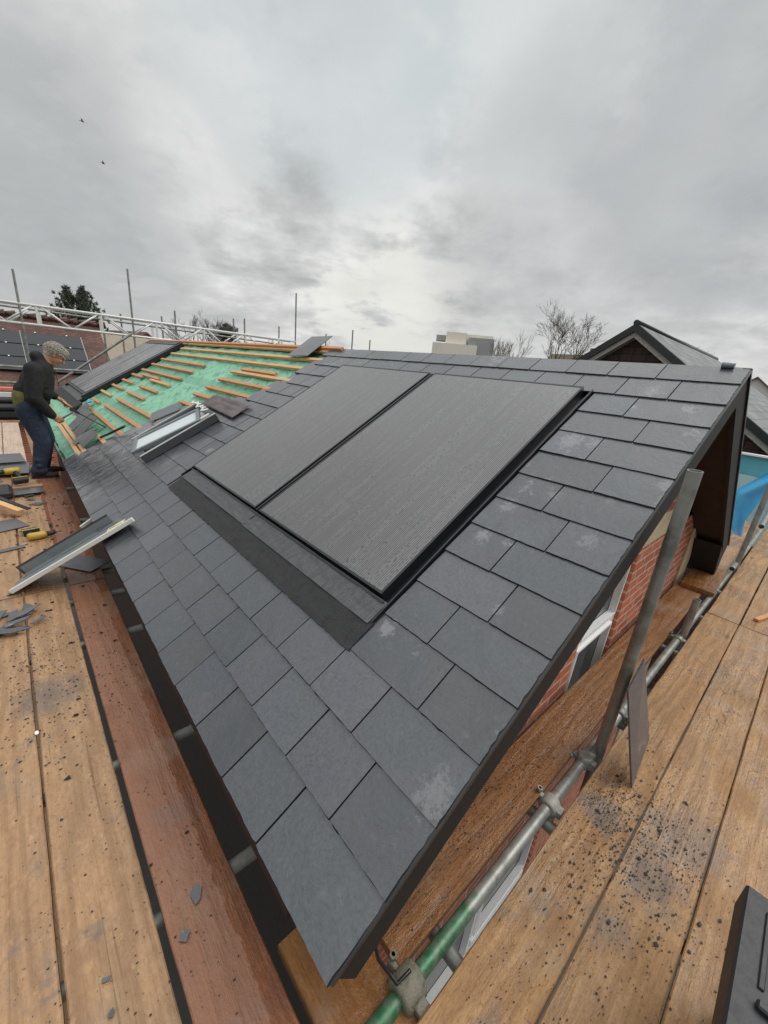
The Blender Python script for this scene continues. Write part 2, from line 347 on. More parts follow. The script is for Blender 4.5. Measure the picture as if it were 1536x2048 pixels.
def tube_mat(name, green=False):
    m, T, b = mat(name); v = T.vm('ADD', T.tc(), T.vm('SCALE', (3., 7., 41.), T.rand()))
    n = T.noise(v, 9, 6, .65); n2 = T.noise(v, 60, 3, .6)
    c = T.mix(T.rng(n, .38, .66), (.30, .305, .28), (.17, .18, .16))
    c = T.mix(T.rng(T.noise(T.vm('ADD', v, (9, 9, 9)), 16, 4, .7), .60, .72, 0, .5), c, (.13, .075, .04))
    c = T.mix(T.rng(n2, .62, .7, 0, .6), c, (.33, .33, .31))
    if green:
        P = T.sep(T.n.new('ShaderNodeNewGeometry').outputs['Position'])[0]
        f = T.rng(T.math('ADD', P, T.math('MULTIPLY', T.math('SUBTRACT', T.noise(v, 13, 5, .7), .5), .35)), .93, .86)
        c = T.mix(T.math('MULTIPLY', f, T.rng(T.noise(v, 35, 5, .7), .35, .6, .95, .55)), c, (.024, .15, .058))
    setp(T, b, c, T.math('ADD', T.math('MULTIPLY', n, .3), .28), T.bump(T.math('ADD', n, T.math('MULTIPLY', n2, .4)), .35, .002), .35); return m
M['old_fitting'] = simple('weathered_fitting', (.20, .185, .14), .6, .1, .7, 35, .8, .004)
M['worn'] = simple('worn_pale_fitting', (.34, .34, .31), .5, .1, .45, 30, .5)
M['tube'] = tube_mat('galvanised_tube'); M['tube_green'] = tube_mat('tube_green_paint', True)

def brick_mat(name, axis, c1=(.55, .16, .07), c2=(.34, .08, .038), mo=(.55, .43, .36), bw=.225, bh=.075, ms=.009):
    m, T, b = mat(name); s = T.sep(T.tc())
    wb_ = T.math('MULTIPLY', T.math('SUBTRACT', T.noise(T.tc(), 22, 3), .5), .010)
    uv = T.comb(s[0] if axis == 'x' else s[1], T.math('ADD', s[2], wb_), 0.)
    x = T.n.new('ShaderNodeTexBrick'); T.put(x.inputs['Vector'], uv)
    x.inputs['Scale'].default_value = 1; x.inputs['Brick Width'].default_value = bw; x.inputs['Row Height'].default_value = bh
    x.inputs['Mortar Size'].default_value = ms; x.inputs['Mortar Smooth'].default_value = .3; x.inputs['Bias'].default_value = -.2
    x.inputs['Color1'].default_value = (*c1, 1); x.inputs['Color2'].default_value = (*c2, 1); x.inputs['Mortar'].default_value = (*mo, 1)
    n = T.noise(T.tc(), 30, 5, .65)
    c = T.mix(T.rng(n, .3, .75, 0, .4), x.outputs['Color'], (.08, .035, .025))
    h = T.math('ADD', T.math('MULTIPLY', x.outputs['Fac'], -1.), T.math('MULTIPLY', n, .5))
    setp(T, b, c, .78, T.bump(h, .6, .006)); return m
M['brick_x'] = brick_mat('red_brick_gable', 'x'); M['brick_y'] = brick_mat('red_brick_side', 'y')

def tile_mat(name, c1, c2, mo, w=.165, h=.10, axis='xs'):
    m, T, b = mat(name); s = T.sep(T.tc())
    uv = T.comb(s[0], s[1], 0.)
    x = T.n.new('ShaderNodeTexBrick'); T.put(x.inputs['Vector'], uv)
    x.inputs['Scale'].default_value = 1; x.inputs['Brick Width'].default_value = w; x.inputs['Row Height'].default_value = h
    x.inputs['Mortar Size'].default_value = .009; x.inputs['Bias'].default_value = 0
    x.inputs['Color1'].default_value = (*c1, 1); x.inputs['Color2'].default_value = (*c2, 1); x.inputs['Mortar'].default_value = (*mo, 1)
    n = T.noise(T.tc(), 1.2, 5, .65)
    c = T.mix(T.rng(n, .35, .7, 0, .6), x.outputs['Color'], tuple(q*.45 for q in c2))
    saw = T.math('FRACT', T.math('DIVIDE', s[1], h))
    hh = T.math('ADD', T.math('MULTIPLY', saw, -1.), T.math('MULTIPLY', T.noise(T.tc(), 25, 4), .5))
    setp(T, b, c, .7, T.bump(hh, .7, .02)); return m
M['tile_red'] = tile_mat('plain_red_tiles', (.17, .070, .045), (.085, .038, .028), (.03, .018, .014))
M['tile_dark'] = tile_mat('hung_brown_tiles', (.055, .028, .022), (.035, .018, .015), (.012, .008, .007), .25, .16)
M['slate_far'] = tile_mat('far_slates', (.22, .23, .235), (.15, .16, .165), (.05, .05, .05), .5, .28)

def pv_mat(name, drops=True):
    m, T, b = mat(name); s = T.sep(T.tc())
    ln = T.math('SINE', T.math('MULTIPLY', s[1], 2*math.pi/.0105))
    lines = T.rng(ln, .1, .95)
    grid = T.rng(T.math('ABSOLUTE', T.math('SUBTRACT', T.math('FRACT', T.math('DIVIDE', T.math('SUBTRACT', s[0], 1.27), .86)), .5)), .4962, .4985)
    band = T.noise(T.comb(T.math('MULTIPLY', s[0], 1.1), T.math('MULTIPLY', s[1], 19), 0.), 1, 5, .65)
    dv = T.comb(T.math('MULTIPLY', s[0], 52), T.math('MULTIPLY', s[1], 120), 0.)
    dr = T.vor(dv, 1); drm = T.math('MULTIPLY', T.rng(dr, .5, .25), T.rng(band, .42, .58))
    drm = T.math('MULTIPLY', drm, T.rng(T.noise(T.tc(), 60, 2), .35, .5))
    c = T.mix(T.math('MULTIPLY', lines, T.rng(T.math('ABSOLUTE', T.math('SUBTRACT', T.math('FRACT', T.math('DIVIDE', s[1], .105)), .5)), .485, .465, .55, .9)), (.036, .035, .037), (.19, .185, .187))
    c = T.mix(T.rng(band, .40, .64, 0, .45), c, (.15, .153, .154)); band2 = T.noise(T.comb(T.math('MULTIPLY', s[0], 2.2), T.math('MULTIPLY', s[1], 48), 3.), 1, 5, .7); c = T.mix(T.rng(band2, .5, .66, 0, .22), c, (.05, .05, .052))
    c = T.mix(T.math('MULTIPLY', drm, .85), c, (.018, .018, .02))
    c = T.mix(T.math('MULTIPLY', grid, .5), c, (.05, .05, .05))
    h = T.math('ADD', T.math('MULTIPLY', drm, 1.), T.math('MULTIPLY', T.noise(T.tc(), 120, 3), .4)); h = T.math('ADD', h, T.math('MULTIPLY', lines, .15))
    setp(T, b, c, .35, T.bump(h, .3, .003), 0, .5); b.inputs['Coat Weight'].default_value = .9; b.inputs['Coat Roughness'].default_value = .17; T.put(b.inputs['Coat Normal'], T.bump(h, .06, .002)); return m
M['pv'] = pv_mat('rain_speckled_pv_glass')
def pvfar():
    m, T, b = mat('far_pv_glass'); s = T.sep(T.tc())
    n = T.noise(T.comb(T.math('MULTIPLY', s[0], 1.5), T.math('MULTIPLY', s[1], 5), 0.), 1, 4)
    c = T.mix(T.rng(n, .4, .6), (.10, .10, .105), (.20, .195, .20)); setp(T, b, c, T.math('ADD', T.math('MULTIPLY', n, .2), .12), T.bump(T.noise(T.tc(), 70, 3), .06, .001), 0, .7); return m  # reflected sky and its tall streaks painted into the base colour
M['pv_far'] = pvfar()
m, T, b = mat('dark_pv_cells'); setp(T, b, (.012, .013, .019), .4); M['pv_dark'] = m
def flash_mat():
    m, T, b = mat('wet_apron_flashing'); v = T.tc(); s = T.sep(v)
    wv = T.noise(T.comb(T.math('MULTIPLY', s[0], 14), T.math('MULTIPLY', s[1], 36), 0.), 1, 5, .6, .8)
    dr = T.rng(T.vor(v, 95), .35, .2); drm = T.math('MULTIPLY', dr, T.rng(wv, .45, .6))
    c = T.mix(T.math('MULTIPLY', drm, .85), (.060, .063, .067), (.012, .013, .014)); c = T.mix(T.rng(wv, .42, .58, 0, .4), c, (.115, .12, .122))
    setp(T, b, c, .38, T.bump(T.math('ADD', wv, T.math('MULTIPLY', drm, .6)), .5, .006), .1); return m
M['apron'] = flash_mat()
def mem_mat():
    m, T, b = mat('green_breather_membrane'); v = T.tc(); s = T.sep(v)
    n = T.noise(v, 2.2, 5, .6); st = T.noise(T.comb(T.math('ADD', T.math('MULTIPLY', s[0], 5), T.math('MULTIPLY', s[1], 3.)), T.math('MULTIPLY', T.math('SUBTRACT', s[1], T.math('MULTIPLY', s[0], .9)), 9), 0.), 1, 6, .7, 1.2)
    c = T.mix(n, (.17, .46, .29), (.27, .58, .40))
    c = T.mix(T.rng(st, .52, .60, 0, .75), c, (.05, .20, .125))
    lap = T.math('ABSOLUTE', T.math('SUBTRACT', T.math('FRACT', T.math('DIVIDE', T.math('ADD', s[0], .42), .95)), .5))
    c = T.mix(T.rng(lap, .40, .43, 0, .45), c, (.075, .27, .17))
    gx = T.rng(T.math('SINE', T.math('MULTIPLY', s[0], 160.)), .75, .98); gy = T.rng(T.math('SINE', T.math('MULTIPLY', s[1], 160.)), .75, .98)
    c = T.mix(T.math('MULTIPLY', T.math('MAXIMUM', gx, gy), T.rng(n, .5, .62, 0, .25)), c, (.30, .60, .42))
    h = T.math('ADD', T.noise(v, 9, 5, .6, 1.), T.math('MULTIPLY', st, .8))
    setp(T, b, c, .42, T.bump(h, .7, .02)); return m
M['membrane'] = mem_mat()
m, T, b = mat('window_glass'); setp(T, b, (.02, .022, .024), T.math('ADD', .05, T.math('MULTIPLY', T.noise(T.tc(), 3), .04)), None, 0, .9); M['glass'] = m
m, T, b = mat('white_reflection_glass'); setp(T, b, T.mix(T.noise(T.tc(), 25, 5, .7), (.55, .60, .61), (.72, .76, .77)), .35); M['film'] = m  # pale pane colour carries its white sky reflection
m, T, b = mat('blue_netting'); T2 = T; s = T.sep(T.tc('Object'))
w1 = T.math('SINE', T.math('MULTIPLY', s[0], 900.)); setp(T, b, (.02, .42, .80), .5)
b.inputs['Alpha'].default_value = .82; M['net'] = m
m, T, b = mat('skin'); v = T.tc(); setp(T, b, T.mix(T.noise(v, 14, 4), (.50, .26, .18), (.40, .17, .11)), .5, T.bump(T.noise(v, 120, 3), .2, .002)); b.inputs['Subsurface Weight'].default_value = .05; M['skin'] = m
def cloth(name, c1, c2, ns=40, bs=.5, bd=.006, ro=.85):
    m, T, b = mat(name); v = T.tc(); n = T.noise(v, ns, 4, .6); f = T.noise(v, 9, 5, .6, 1.5)
    setp(T, b, T.mix(T.rng(f, .35, .65), c1, c2), ro, T.bump(T.math('ADD', T.math('MULTIPLY', n, .2), f), bs, bd*3)); return m
M['fleece'] = cloth('black_fleece', (.006, .006, .0065), (.013, .013, .014)); M['denim'] = cloth('navy_denim', (.010, .017, .034), (.022, .034, .062))
M['olive'] = cloth('olive_shirt', (.11, .11, .03), (.16, .155, .05)); M['shoe'] = cloth('dark_boot', (.02, .016, .014), (.045, .035, .03))
M['hair'] = simple('grey_hair', (.46, .42, .36), .8, 0, .08, 20, .1)
M['label_paper'] = simple('yellow_sticker', (.72, .62, .33), .6, 0, .05, 5, .02)
M['label_white'] = simple('green_sticker_half', (.38, .52, .12), .6, 0, .05, 5, .02)
M['label_ink'] = simple('sticker_ink', (.03, .03, .03), .6, 0, .05, 5, .02)

# ------------------------------------------------------------------ setting: ground
g = MB(); g.add([(-900, -900, -7.6), (900, -900, -7.6), (900, 900, -7.6), (-900, 900, -7.6)], [(0, 1, 2, 3)])
obj('ground', g, M['ground'], kind='structure')

# ------------------------------------------------------------------ the house
AL = R(31.71); CA, SA, K = math.cos(AL), math.sin(AL), 1.3
house = empty('brick_house', (2.78, 6, -7.6), 'red brick house whose slate roof with two black solar panels fills the picture', 'house')
def PT(u, v, n=0): return (v, u, n)
RM = Matrix(((CA, 0, -SA, K*SA), (0, 1, 0, 0), (SA, 0, CA, -K*CA), (0, 0, 0, 1)))
def W(u, v, n=0): return RM @ Vector((v, u, n))
RIDGE_V, EAVE_V, U0, U1 = 2.47, -.416, .378, 11.95
XR = W(0, RIDGE_V)[0]                     # ridge x
RM2 = Matrix(((-CA, 0, SA, 2*XR-K*SA), (0, -1, 0, 0), (SA, 0, CA, -K*CA), (0, 0, 0, 1)))   # the far slope: local y = -u
rnd = random.random
def one_slate(mb, u0, u1, vt, vh, n0=0., head_n=None, rough=.0016):
    mb.at = rnd()
    tw = random.uniform(-.0010, .0012); lift = random.uniform(0, .0012)
    slope = .036
    def nn(u, v): return n0 + lift - (v-vt)*slope + tw*(u-u0)/(u1-u0)
    N = 15; top = []; bot = []
    w_ = (u1-u0)
    ph = rnd()*10
    for i in range(N):
        t = i/(N-1); u = u0 + w_*t
        j = random.uniform(-1, 1)*rough*.55 + mn.noise(Vector((u*30, vt*7, ph)))*.0009
        if i in (0, N-1): j += abs(random.gauss(0, .0012))
        top.append((u + (.001 if i == 0 else -.001 if i == N-1 else 0), vt+j))
        bot.append((u, vt+j-abs(random.gauss(.0026, .0016))))
    for k in range(1, 5):
        v = vt + (vh-vt)*k/4; q = random.gauss(0, .0006); top.append((u1-.001+q, v)); bot.append((u1+.0006, v))
    for k in range(4, 0, -1):
        v = vt + (vh-vt)*k/4; q = random.gauss(0, .0006); top.append((u0+.001+q, v)); bot.append((u0-.0006, v))
    if u0 < U0+.01:          # hand cut verge edge, chipped
        n0_ = len(top)-4; del top[n0_:]; del bot[n0_:]
        for k in range(22, 0, -1):
            v = vt+(vh-vt)*k/22; q = abs(random.gauss(0, .0022)); top.append((u0+.001+q, v)); bot.append((u0-.001-abs(random.gauss(0, .001)), v))
    n = len(top)
    vs = [PT(u, v, nn(u, v)) for u, v in top] + [PT(u, v, nn(u, v)-.0095) for u, v in bot]
    mb.mi = 0; mb.add(vs, [tuple(range(n))[::-1], tuple(range(n, 2*n))])
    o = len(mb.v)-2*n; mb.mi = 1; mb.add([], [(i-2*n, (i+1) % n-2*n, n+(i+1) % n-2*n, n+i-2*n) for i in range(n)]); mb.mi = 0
def edge_u(v):
    tb = [(-.5, 5.95), (-.1, 5.6), (.2, 5.42), (.45, 5.25), (.68, 5.05), (.8, 4.95), (.99, 4.3), (1.27, 3.98), (1.58, 3.84), (1.93, 3.93), (2.21, 3.86), (2.5, 3.84)]
    for (a, x), (b_, y) in zip(tb, tb[1:]):
        if a <= v <= b_: return x+(y-x)*(v-a)/(b_-a)
    return 3.85
sl_mb = MB(); GA = .1945
PU0, PU1, PV0, PV1 = .985, 3.42, .166, 2.09
for i in range(15):
    vt = EAVE_V + GA*i; vh = min(vt + .46, RIDGE_V+.005)
    ue = edge_u(vt+.08) + random.uniform(-.04, .04)
    j = [U0] + [(.749 if i % 2 == 0 else .622) + .2545*k for k in range(40)]
    for a, b_ in zip(j, j[1:]):
        if a > ue: break
        b2_ = min(b_, a+.30 if a+.2545 > ue else b_)
        segs = [(a, b2_)]
        if PV0-.02 < vt < PV1-.05:
            segs = []
            if a < PU0: segs.append((a, min(b2_, PU0)))
            if b2_ > PU1: segs.append((max(a, PU1), b2_))
        if PV0-.02 < vt < PV1-.05 and i % 2:
            if abs(a-.622) < .01: segs = [(.622, PU0)]
            elif abs(a-.8765) < .01: segs = [x_ for x_ in segs if x_[0] >= PU1]
        for p, q in segs:
            if q-p < .04: continue
            g_ = random.uniform(.0030, .0048)
            vh2 = vh
            if vt < PV0 and p > PU0-.1 and q < PU1+.1: vh2 = min(vh, PV0+.03)
            one_slate(sl_mb, p+g_/2, q-g_/2, vt+random.gauss(0, .0012), vh2)
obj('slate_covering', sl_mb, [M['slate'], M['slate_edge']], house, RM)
# roof deck under everything + far slope
dk = MB(); dk.box(PT(U0+.01, EAVE_V+.01, -.13), PT(U1, RIDGE_V-.02, -.095)); 
obj('roof_deck', dk, M['soffit'], house, RM)
fs_ = MB()
for i in range(15):
    vt = EAVE_V + GA*i
    for k in range(46):
        a = -U1 + .2545*(k + (i % 2)*.5); b_ = min(a+.2525, -U0)
        if a > -U0-.05: continue
        fs_.at = rnd(); mbv = [(vt, a, 0), (vt, b_, 0), (min(vt+.4, RIDGE_V), b_, -.012), (min(vt+.4, RIDGE_V), a, -.012)]
        fs_.prism(mbv, (0, 0, -.0065))
obj('slate_covering', fs_, M['slate'], house, RM2, label='slates on the hidden far slope')
d2 = MB(); d2.box((EAVE_V+.01, -U1, -.10), (RIDGE_V-.03, -U0-.01, -.06)); obj('roof_deck', d2, M['soffit'], house, RM2)
# barge boards (near gable) and soffits
for MM, sgn in ((RM, 1), (RM2, -1)):
    u = lambda q: q*sgn
    bb = MB(); y0, y1 = sorted((u(U0+.006), u(U0+.030)))
    hi = RIDGE_V + (.0 if sgn > 0 else .0)
    bb.prism([(EAVE_V+.012, y0, -.022), (hi, y0, -.022), (hi-.14*math.tan(AL), y0, -.165), (EAVE_V+.012, y0, -.165)], (0, y1-y0, 0))
    obj('barge_board', bb, M['verge'], house, MM)
    ml = MB(); a, b_ = sorted((u(U0-.004), u(U0+.034))); ml.box((EAVE_V+.005, a, -.0215), (RIDGE_V, b_, -.0075)); obj('verge_trim', ml, M['black'], house, MM)
    sf = MB(); a, b_ = sorted((u(U0+.030), u(.62))); sf.box((EAVE_V+.012, a, -.150), (RIDGE_V-.085, b_, -.135)); obj('soffit', sf, M['soffit'], house, MM)
    # boxed end at the eave
    be = MB(); a, b_ = sorted((u(U0+.030), u(.62))); be.box((EAVE_V+.0, a, -.165), (EAVE_V+.011, b_, -.02)); obj('fascia', be, M['verge'], house, MM)
# deep lower leg of the far barge board box
bx = MB(); e = RM2 @ Vector((EAVE_V+.06, -U0, -.1))
bx.prism([(e.x-.42, U0+.004, e.z+.15), (e.x-.02, U0+.004, e.z-.07), (e.x-.02, U0+.004, e.z-.26), (e.x-.10, U0+.004, e.z-.26)], (0, .235, 0)); obj('box_end', bx, M['verge'], house)
# eave fascia + soffit along the left side
p = W(0, EAVE_V)
fa = MB(); fa.box((p.x+.035, .62, p.z-.19), (p.x+.055, U1, p.z-.03)); fa.box((p.x+.056, .62, p.z-.185), (.60, U1, p.z-.165))
obj('fascia', fa, M['soffit'], house)
# ---- walls
wx = MB(); Y0, Y1 = .62, .72
def wy(a, b_, z0, z1): wx.box((a, Y0, z0), (b_, Y1, z1))
WX0, WX1 = .60, 4.90; wl, wr, wt, wb = 2.26, 2.95, -.93, -2.15
l2, r2, t2, b2_ = 1.0, 2.72, -3.35, -4.05
wy(WX0, wl, -7.6, -1.55); wy(wl, wr, b2_-2.9, b2_); wy(wl, r2, wb-.98+.0, wb) if False else None
wx = MB()
wy(WX0, l2, -7.6, -1.45); wy(l2, r2, -7.6, b2_); wy(l2, wl, t2, -1.45); wy(wl, r2, t2, wb); wy(r2, wr, -7.6, wb); wy(wr, WX1, -7.6, -1.45)
wy(wr, WX1, -1.45, -.931); wy(3.551, 3.90, -.931, -.74)
apex = W(0, RIDGE_V, -.12); 
wx.prism([(1.66, Y0, -.739), (3.90, Y0, -.739), (apex.x+.1, Y0, apex.z-.12), (apex.x-.1, Y0, apex.z-.12)], (0, Y1-Y0, 0))
wx.box((1.15, Y0, -1.45), (wl, Y1, -.93))
obj('wall', wx, M['brick_x'], house)
wy2 = MB(); wy2.box((WX1-.1, Y1, -7.6), (WX1, U1-.1, -1.45)); wy2.box((WX0, U1-.1, -7.6), (WX1, U1, -1.45)); obj('wall', wy2, M['brick_y'], house)
sd_ = MB(); sd_.box((WX0, Y1, -7.6), (WX0+.1, U1-.1, -1.45)); obj('shade_black_side_wall', sd_, M['rubber'], house)  # side wall coloured black to stand for the shade in the eave gap
st = MB(); st.box((1.85, Y0-.012, -.93), (3.55, Y0+.10, -.74), ch=.004); obj('lintel', st, M['cream'], house)
st = MB(); st.box((.62, Y0-.014, -3.33), (4.9, Y0-.001, -3.12), ch=.004); obj('string_course', st, M['cream'], house)
st = MB(); st.box((4.62, Y0-.02, -7.6), (4.91, Y0-.001, -1.0), ch=.004); obj('corner_render', st, M['cream'], house)
def window(x0, x1, z0, z1, y, ntr):
    fr = MB(); w_ = .065
    fr.box((x0, y-.03, z0), (x0+w_, y+.04, z1), ch=.006); fr.box((x1-w_, y-.03, z0), (x1, y+.04, z1), ch=.006)
    fr.box((x0+w_, y-.03, z1-w_), (x1-w_, y+.04, z1), ch=.006); fr.box((x0+w_, y-.03, z0), (x1-w_, y+.04, z0+w_), ch=.006)
    wide = x1-x0 > 1; xm = (x0+x1)/2 if wide else x0
    if wide: fr.box((xm, y-.028, z0+w_), (xm+w_, y+.04, z1-w_), ch=.006)
    zt = z1-.56; fr.box((xm+w_, y-.028, zt), (x1-w_, y+.04, zt+w_), ch=.006)
    f = obj('window', fr, M['white'], house)
    for a, b_, c_, d_ in (((x0+w_, xm, z0+w_, z1-w_),) if wide else ()) + ((xm+w_, x1-w_, z0+w_, zt), (xm+w_, x1-w_, zt+w_, z1-w_)):
        pn = MB(); pn.box((a, y+.002, c_), (b_, y+.008, d_)); obj('pane', pn, M['glass'], f)
        sh = MB(); t = .016; sh.box((a, y-.045, c_), (a+t, y, d_)); sh.box((b_-t, y-.045, c_), (b_, y, d_)); sh.box((a+t, y-.045, c_), (b_-t, y, c_+t)); sh.box((a+t, y-.045, d_-t), (b_-t, y, d_)); obj('sash', sh, M['white'], f)
window(wl, wr-.002, wb, wt, .675, 1); window(l2, r2, b2_, t2, .675, 1)

# ---- solar panels let into the roof
tray = MB(); tray.box(PT(PU0-.0, .30, -.05), PT(PU1, 2.13, -.030)); obj('panel_tray', tray, M['black'], house, RM)
for a in (2.245, 1.045):
    u0, u1, v0, v1 = a, a+1.150, .412, 2.118
    if a > 2: u1 = 3.40
    fr = MB(); t = .012
    fr.box(PT(u0, v0, -.028), PT(u0+t, v1, .0235)); fr.box(PT(u1-t, v0, -.028), PT(u1, v1, .0235))
    fr.box(PT(u0+t, v0, -.028), PT(u1-t, v0+t, .0235)); fr.box(PT(u0+t, v1-t, -.028), PT(u1-t, v1, .0235)); fr.box(PT(u0+t, v0+t, -.028), PT(u1-t, v1-t, .0))
    f = obj('solar_panel', fr, M['black'], house, RM, label='right hand solar panel' if a < 2 else 'left hand solar panel')
    gl = MB(); gl.box(PT(u0+t, v0+t, .001), PT(u1-t, v1-t, .022)); obj('glass', gl, M['pv'], f, RM)
ed = MB()
ed.box(PT(PU0+.006, .30, -.03), PT(PU0+.014, 2.12, .010)); ed.box(PT(PU1-.012, .30, -.03), PT(PU1-.006, 2.12, .012))
ed.box(PT(2.212, .41, -.03), PT(2.226, 2.11, .022)); ed.box(PT(1.02, .388, -.03), PT(3.41, .398, .008))
obj('panel_gasket', ed, M['black'], house, RM)
ap = MB()
def wav(u, v): return .004*mn.noise(Vector((u*9, v*20, 0)))
ap.grid(lambda a, b_: PT(1.005+1.21*a, .284+.118*b_, .003+.005*(1-b_)+wav(a*1.2, b_)), 60, 6)
ap.grid(lambda a, b_: PT(2.20+1.17*a, .290+.112*b_, .005+.005*(1-b_)+wav(a*1.2+4, b_)), 60, 6)
obj('apron_flashing', ap, M['apron'], house, RM)
ds = MB(); ds.grid(lambda a, b_: PT(.985+2.38*a, .158+.145*b_ + (.006*mn.noise(Vector((a*60, 3, 0))) if b_ < .05 else 0), .0035+.003*mn.noise(Vector((a*14, b_*3, 2)))), 120, 6)
obj('rubber_strip', ds, M['darkstrip'], house, RM)
cl_ = MB()
for k in range(14): u = .99+k*.0085; cl_.box(PT(u, .172, .0035), PT(u+.0018, .285, .0058))
# pleats come from the dents of the strip itself

# ---- green underlay and battens
mm = MB()
def memf(a, b_):
    u = 3.7+(U1-3.7)*a; v = -.425+2.87*b_
    wr_ = mn.noise(Vector((u*2.1+v*1.2, v*3.4-u*.8, 0)))*.014 + abs(mn.noise(Vector((u*6+v*2, v*3-u*3, 5))))*.022
    sag = -.012*abs(math.sin(u*math.pi/.6))
    return PT(u, v, -.052+wr_+sag*.6)
mm.grid(memf, 230, 80)
mb_o = obj('membrane', mm, M['membrane'], house, RM)
for p_ in mb_o.data.polygons: p_.use_smooth = True
dr = MB(); dr.grid(lambda a, b_: PT(5.85+(U1-5.85)*a, -.425-.02*b_, -.047-.13*b_+.006*mn.noise(Vector((a*40, b_*3, 1)))), 90, 4); obj('membrane_edge', dr, M['grey_metal'], house, RM)
BT = [(8.9, 3.8, 2.42), (8.85, 3.74, 2.23), (8.88, 3.70, 2.03), (8.85, 6.56, 1.81), (8.87, 6.58, 1.615), (8.87, 6.57, 1.41), (8.92, 8.18, 1.225), (8.39, 7.32, 1.285), (7.62, 6.58, 1.22), (8.89, 8.11, 1.03), (7.61, 6.6, 1.025), (8.95, 8.09, .84),
      (7.67, 6.62, .83), (8.94, 8.07, .63), (7.59, 4.95, .635), (7.65, 5.25, .445), (5.49, 3.73, 1.78), (5.49, 3.70, 1.585), (5.47, 3.76, 1.39), (5.5, 4.72, 1.215), (5.52, 4.8, 1.02), (7.67, 5.45, .25), (8.2, 5.72, -.17), (8.21, 5.70, -.235), (6.14, 5.55, .055),
      (11.9, 8.95, 2.42), (8.6, 8.0, .42), (8.35, 7.9, .25), (5.3, 4.4, 1.86), (8.9, 8.2, .05), (11.8, 8.6, -.2)]
for (a, b_, v) in BT:
    q = MB(); j = random.uniform(-.008, .008); q.box((v-.023, b_, -.034), (v+.023, a, -.006), ch=.002)
    obj('batten', q, M['batten'] if rnd() < .6 else M['batten_pale'], house, RM @ Matrix.Rotation(j*.5, 4, 'Z') if False else RM)
for v, n in ((2.455, -.008),):
    q = MB(); q.box((v-.025, 3.83, n-.0), (v+.02, 11.92, n+.03), ch=.002); obj('ridge_batten', q, M['batten'], house, RM)
# ---- second array at the far end, in its black surround
su = MB(); 
su.box(PT(8.93, .30, -.03), PT(9.05, 2.33, .05)); su.box(PT(11.35, .30, -.03), PT(11.45, 2.33, .05)); su.box(PT(9.05, 2.22, -.03), PT(11.35, 2.33, .06)); su.box(PT(9.05, .36, -.03), PT(11.35, .40, .05))
obj('panel_tray', su, M['black'], house, RM)
for k, a in enumerate((9.055, 10.205)):
    fr = MB(); fr.box(PT(a, .402, -.02), PT(a+1.14, 2.215, .052)); f = obj('solar_panel', fr, M['black'], house, RM, label='far solar panel, its %s side' % ('near' if k == 0 else 'outer'))
    gl = MB(); gl.box(PT(a+.012, .415, .053), PT(a+1.128, 2.20, .056)); obj('glass', gl, M['pv_far'], f, RM)
ap2 = MB(); ap2.box(PT(8.95, .22, -.01), PT(11.6, .355, .012)); obj('apron_flashing', ap2, M['apron'], house, RM)
ap3 = MB(); ap3.box(PT(8.6, .05, -.02), PT(11.65, .235, .004)); obj('rubber_strip', ap3, M['darkstrip'], house, RM)
# lead roll end at the ridge
lr = MB(); c_ = W(U0+.08, RIDGE_V, .01); lr.tube([c_+Vector((0, -.01, -.004)), c_+Vector((0, .045, -.004))], .014, 10); obj('ridge_roll_end', lr, M['grey_metal'], house)

# ------------------------------------------------------------------ things lying on the roof
def slate_obj(uvn, du, dv, rot, label, cat='slate', group=None, tilt=(0, 0), name='roof_slate', base=None, th=.006):
    q = MB(); N = 7; pts = []
    for i in range(N): pts.append((-dv/2+random.uniform(-.002, .002), -du/2+du*i/(N-1)))
    pts += [(dv/2, du/2), (dv/2, -du/2)]
    q.prism([(x, y, 0) for x, y in pts][::-1], (0, 0, th))
    MM = (base or RM) @ Matrix.Translation(Vector(PT(*uvn))) @ Matrix.Rotation(R(rot), 4, 'Z') @ Matrix.Rotation(R(tilt[0]), 4, 'X') @ Matrix.Rotation(R(tilt[1]), 4, 'Y')
    return obj(name, q, M['slate_loose'], None, MM, label, cat, group)
slate_obj((4.42, 2.42, .040), .42, .42, 3, 'large loose grey slate lying flat across the ridge battens', tilt=(0, -4))
slate_obj((5.33, .77, .01), .27, .36, -25, 'loose slate lying on the battens just above the roof window', tilt=(3, 2))
hp = [((7.78, .15, .045), (.45, .25), 13, 'slate standing highest at the back of the loose heap beside the roofer'), ((6.66, .02, .045), (.50, .33), 15, 'slate in the middle of the heap with a corner over a batten'),
      ((6.30, -.06, .02), (.22, .30), 6, 'slate in the heap lying second from the slated edge'), ((7.20, .03, .045), (.48, .34), 14, 'slate of the heap nearest the roofer, on the green underlay'),
      ((6.05, -.05, .03), (.46, .22), 11, 'slate of the heap closest to the finished slating, above the doubled battens')]
for p_, (du_, dv_), r_, l_ in hp: slate_obj(p_, du_, dv_, random.uniform(-4, 4), l_, group='loose slates on the green underlay', tilt=(random.uniform(-1, 1), -r_))
fl = MB()
fl.grid(lambda a, b_: PT(3.86+.95*a, 1.02+.23*b_+.05*a*(1-b_), .018+.025*abs(mn.noise(Vector((a*5, b_*3, 1))))+.05*a*b_*(1-a)), 30, 12)
o = obj('underlay_offcut', fl, M['brown_sheet'], None, RM, 'crumpled brown offcut of underlay above the roof window', 'underlay offcut')
for p_ in o.data.polygons: p_.use_smooth = True
so_ = o.modifiers.new('thick', 'SOLIDIFY'); so_.thickness = .003
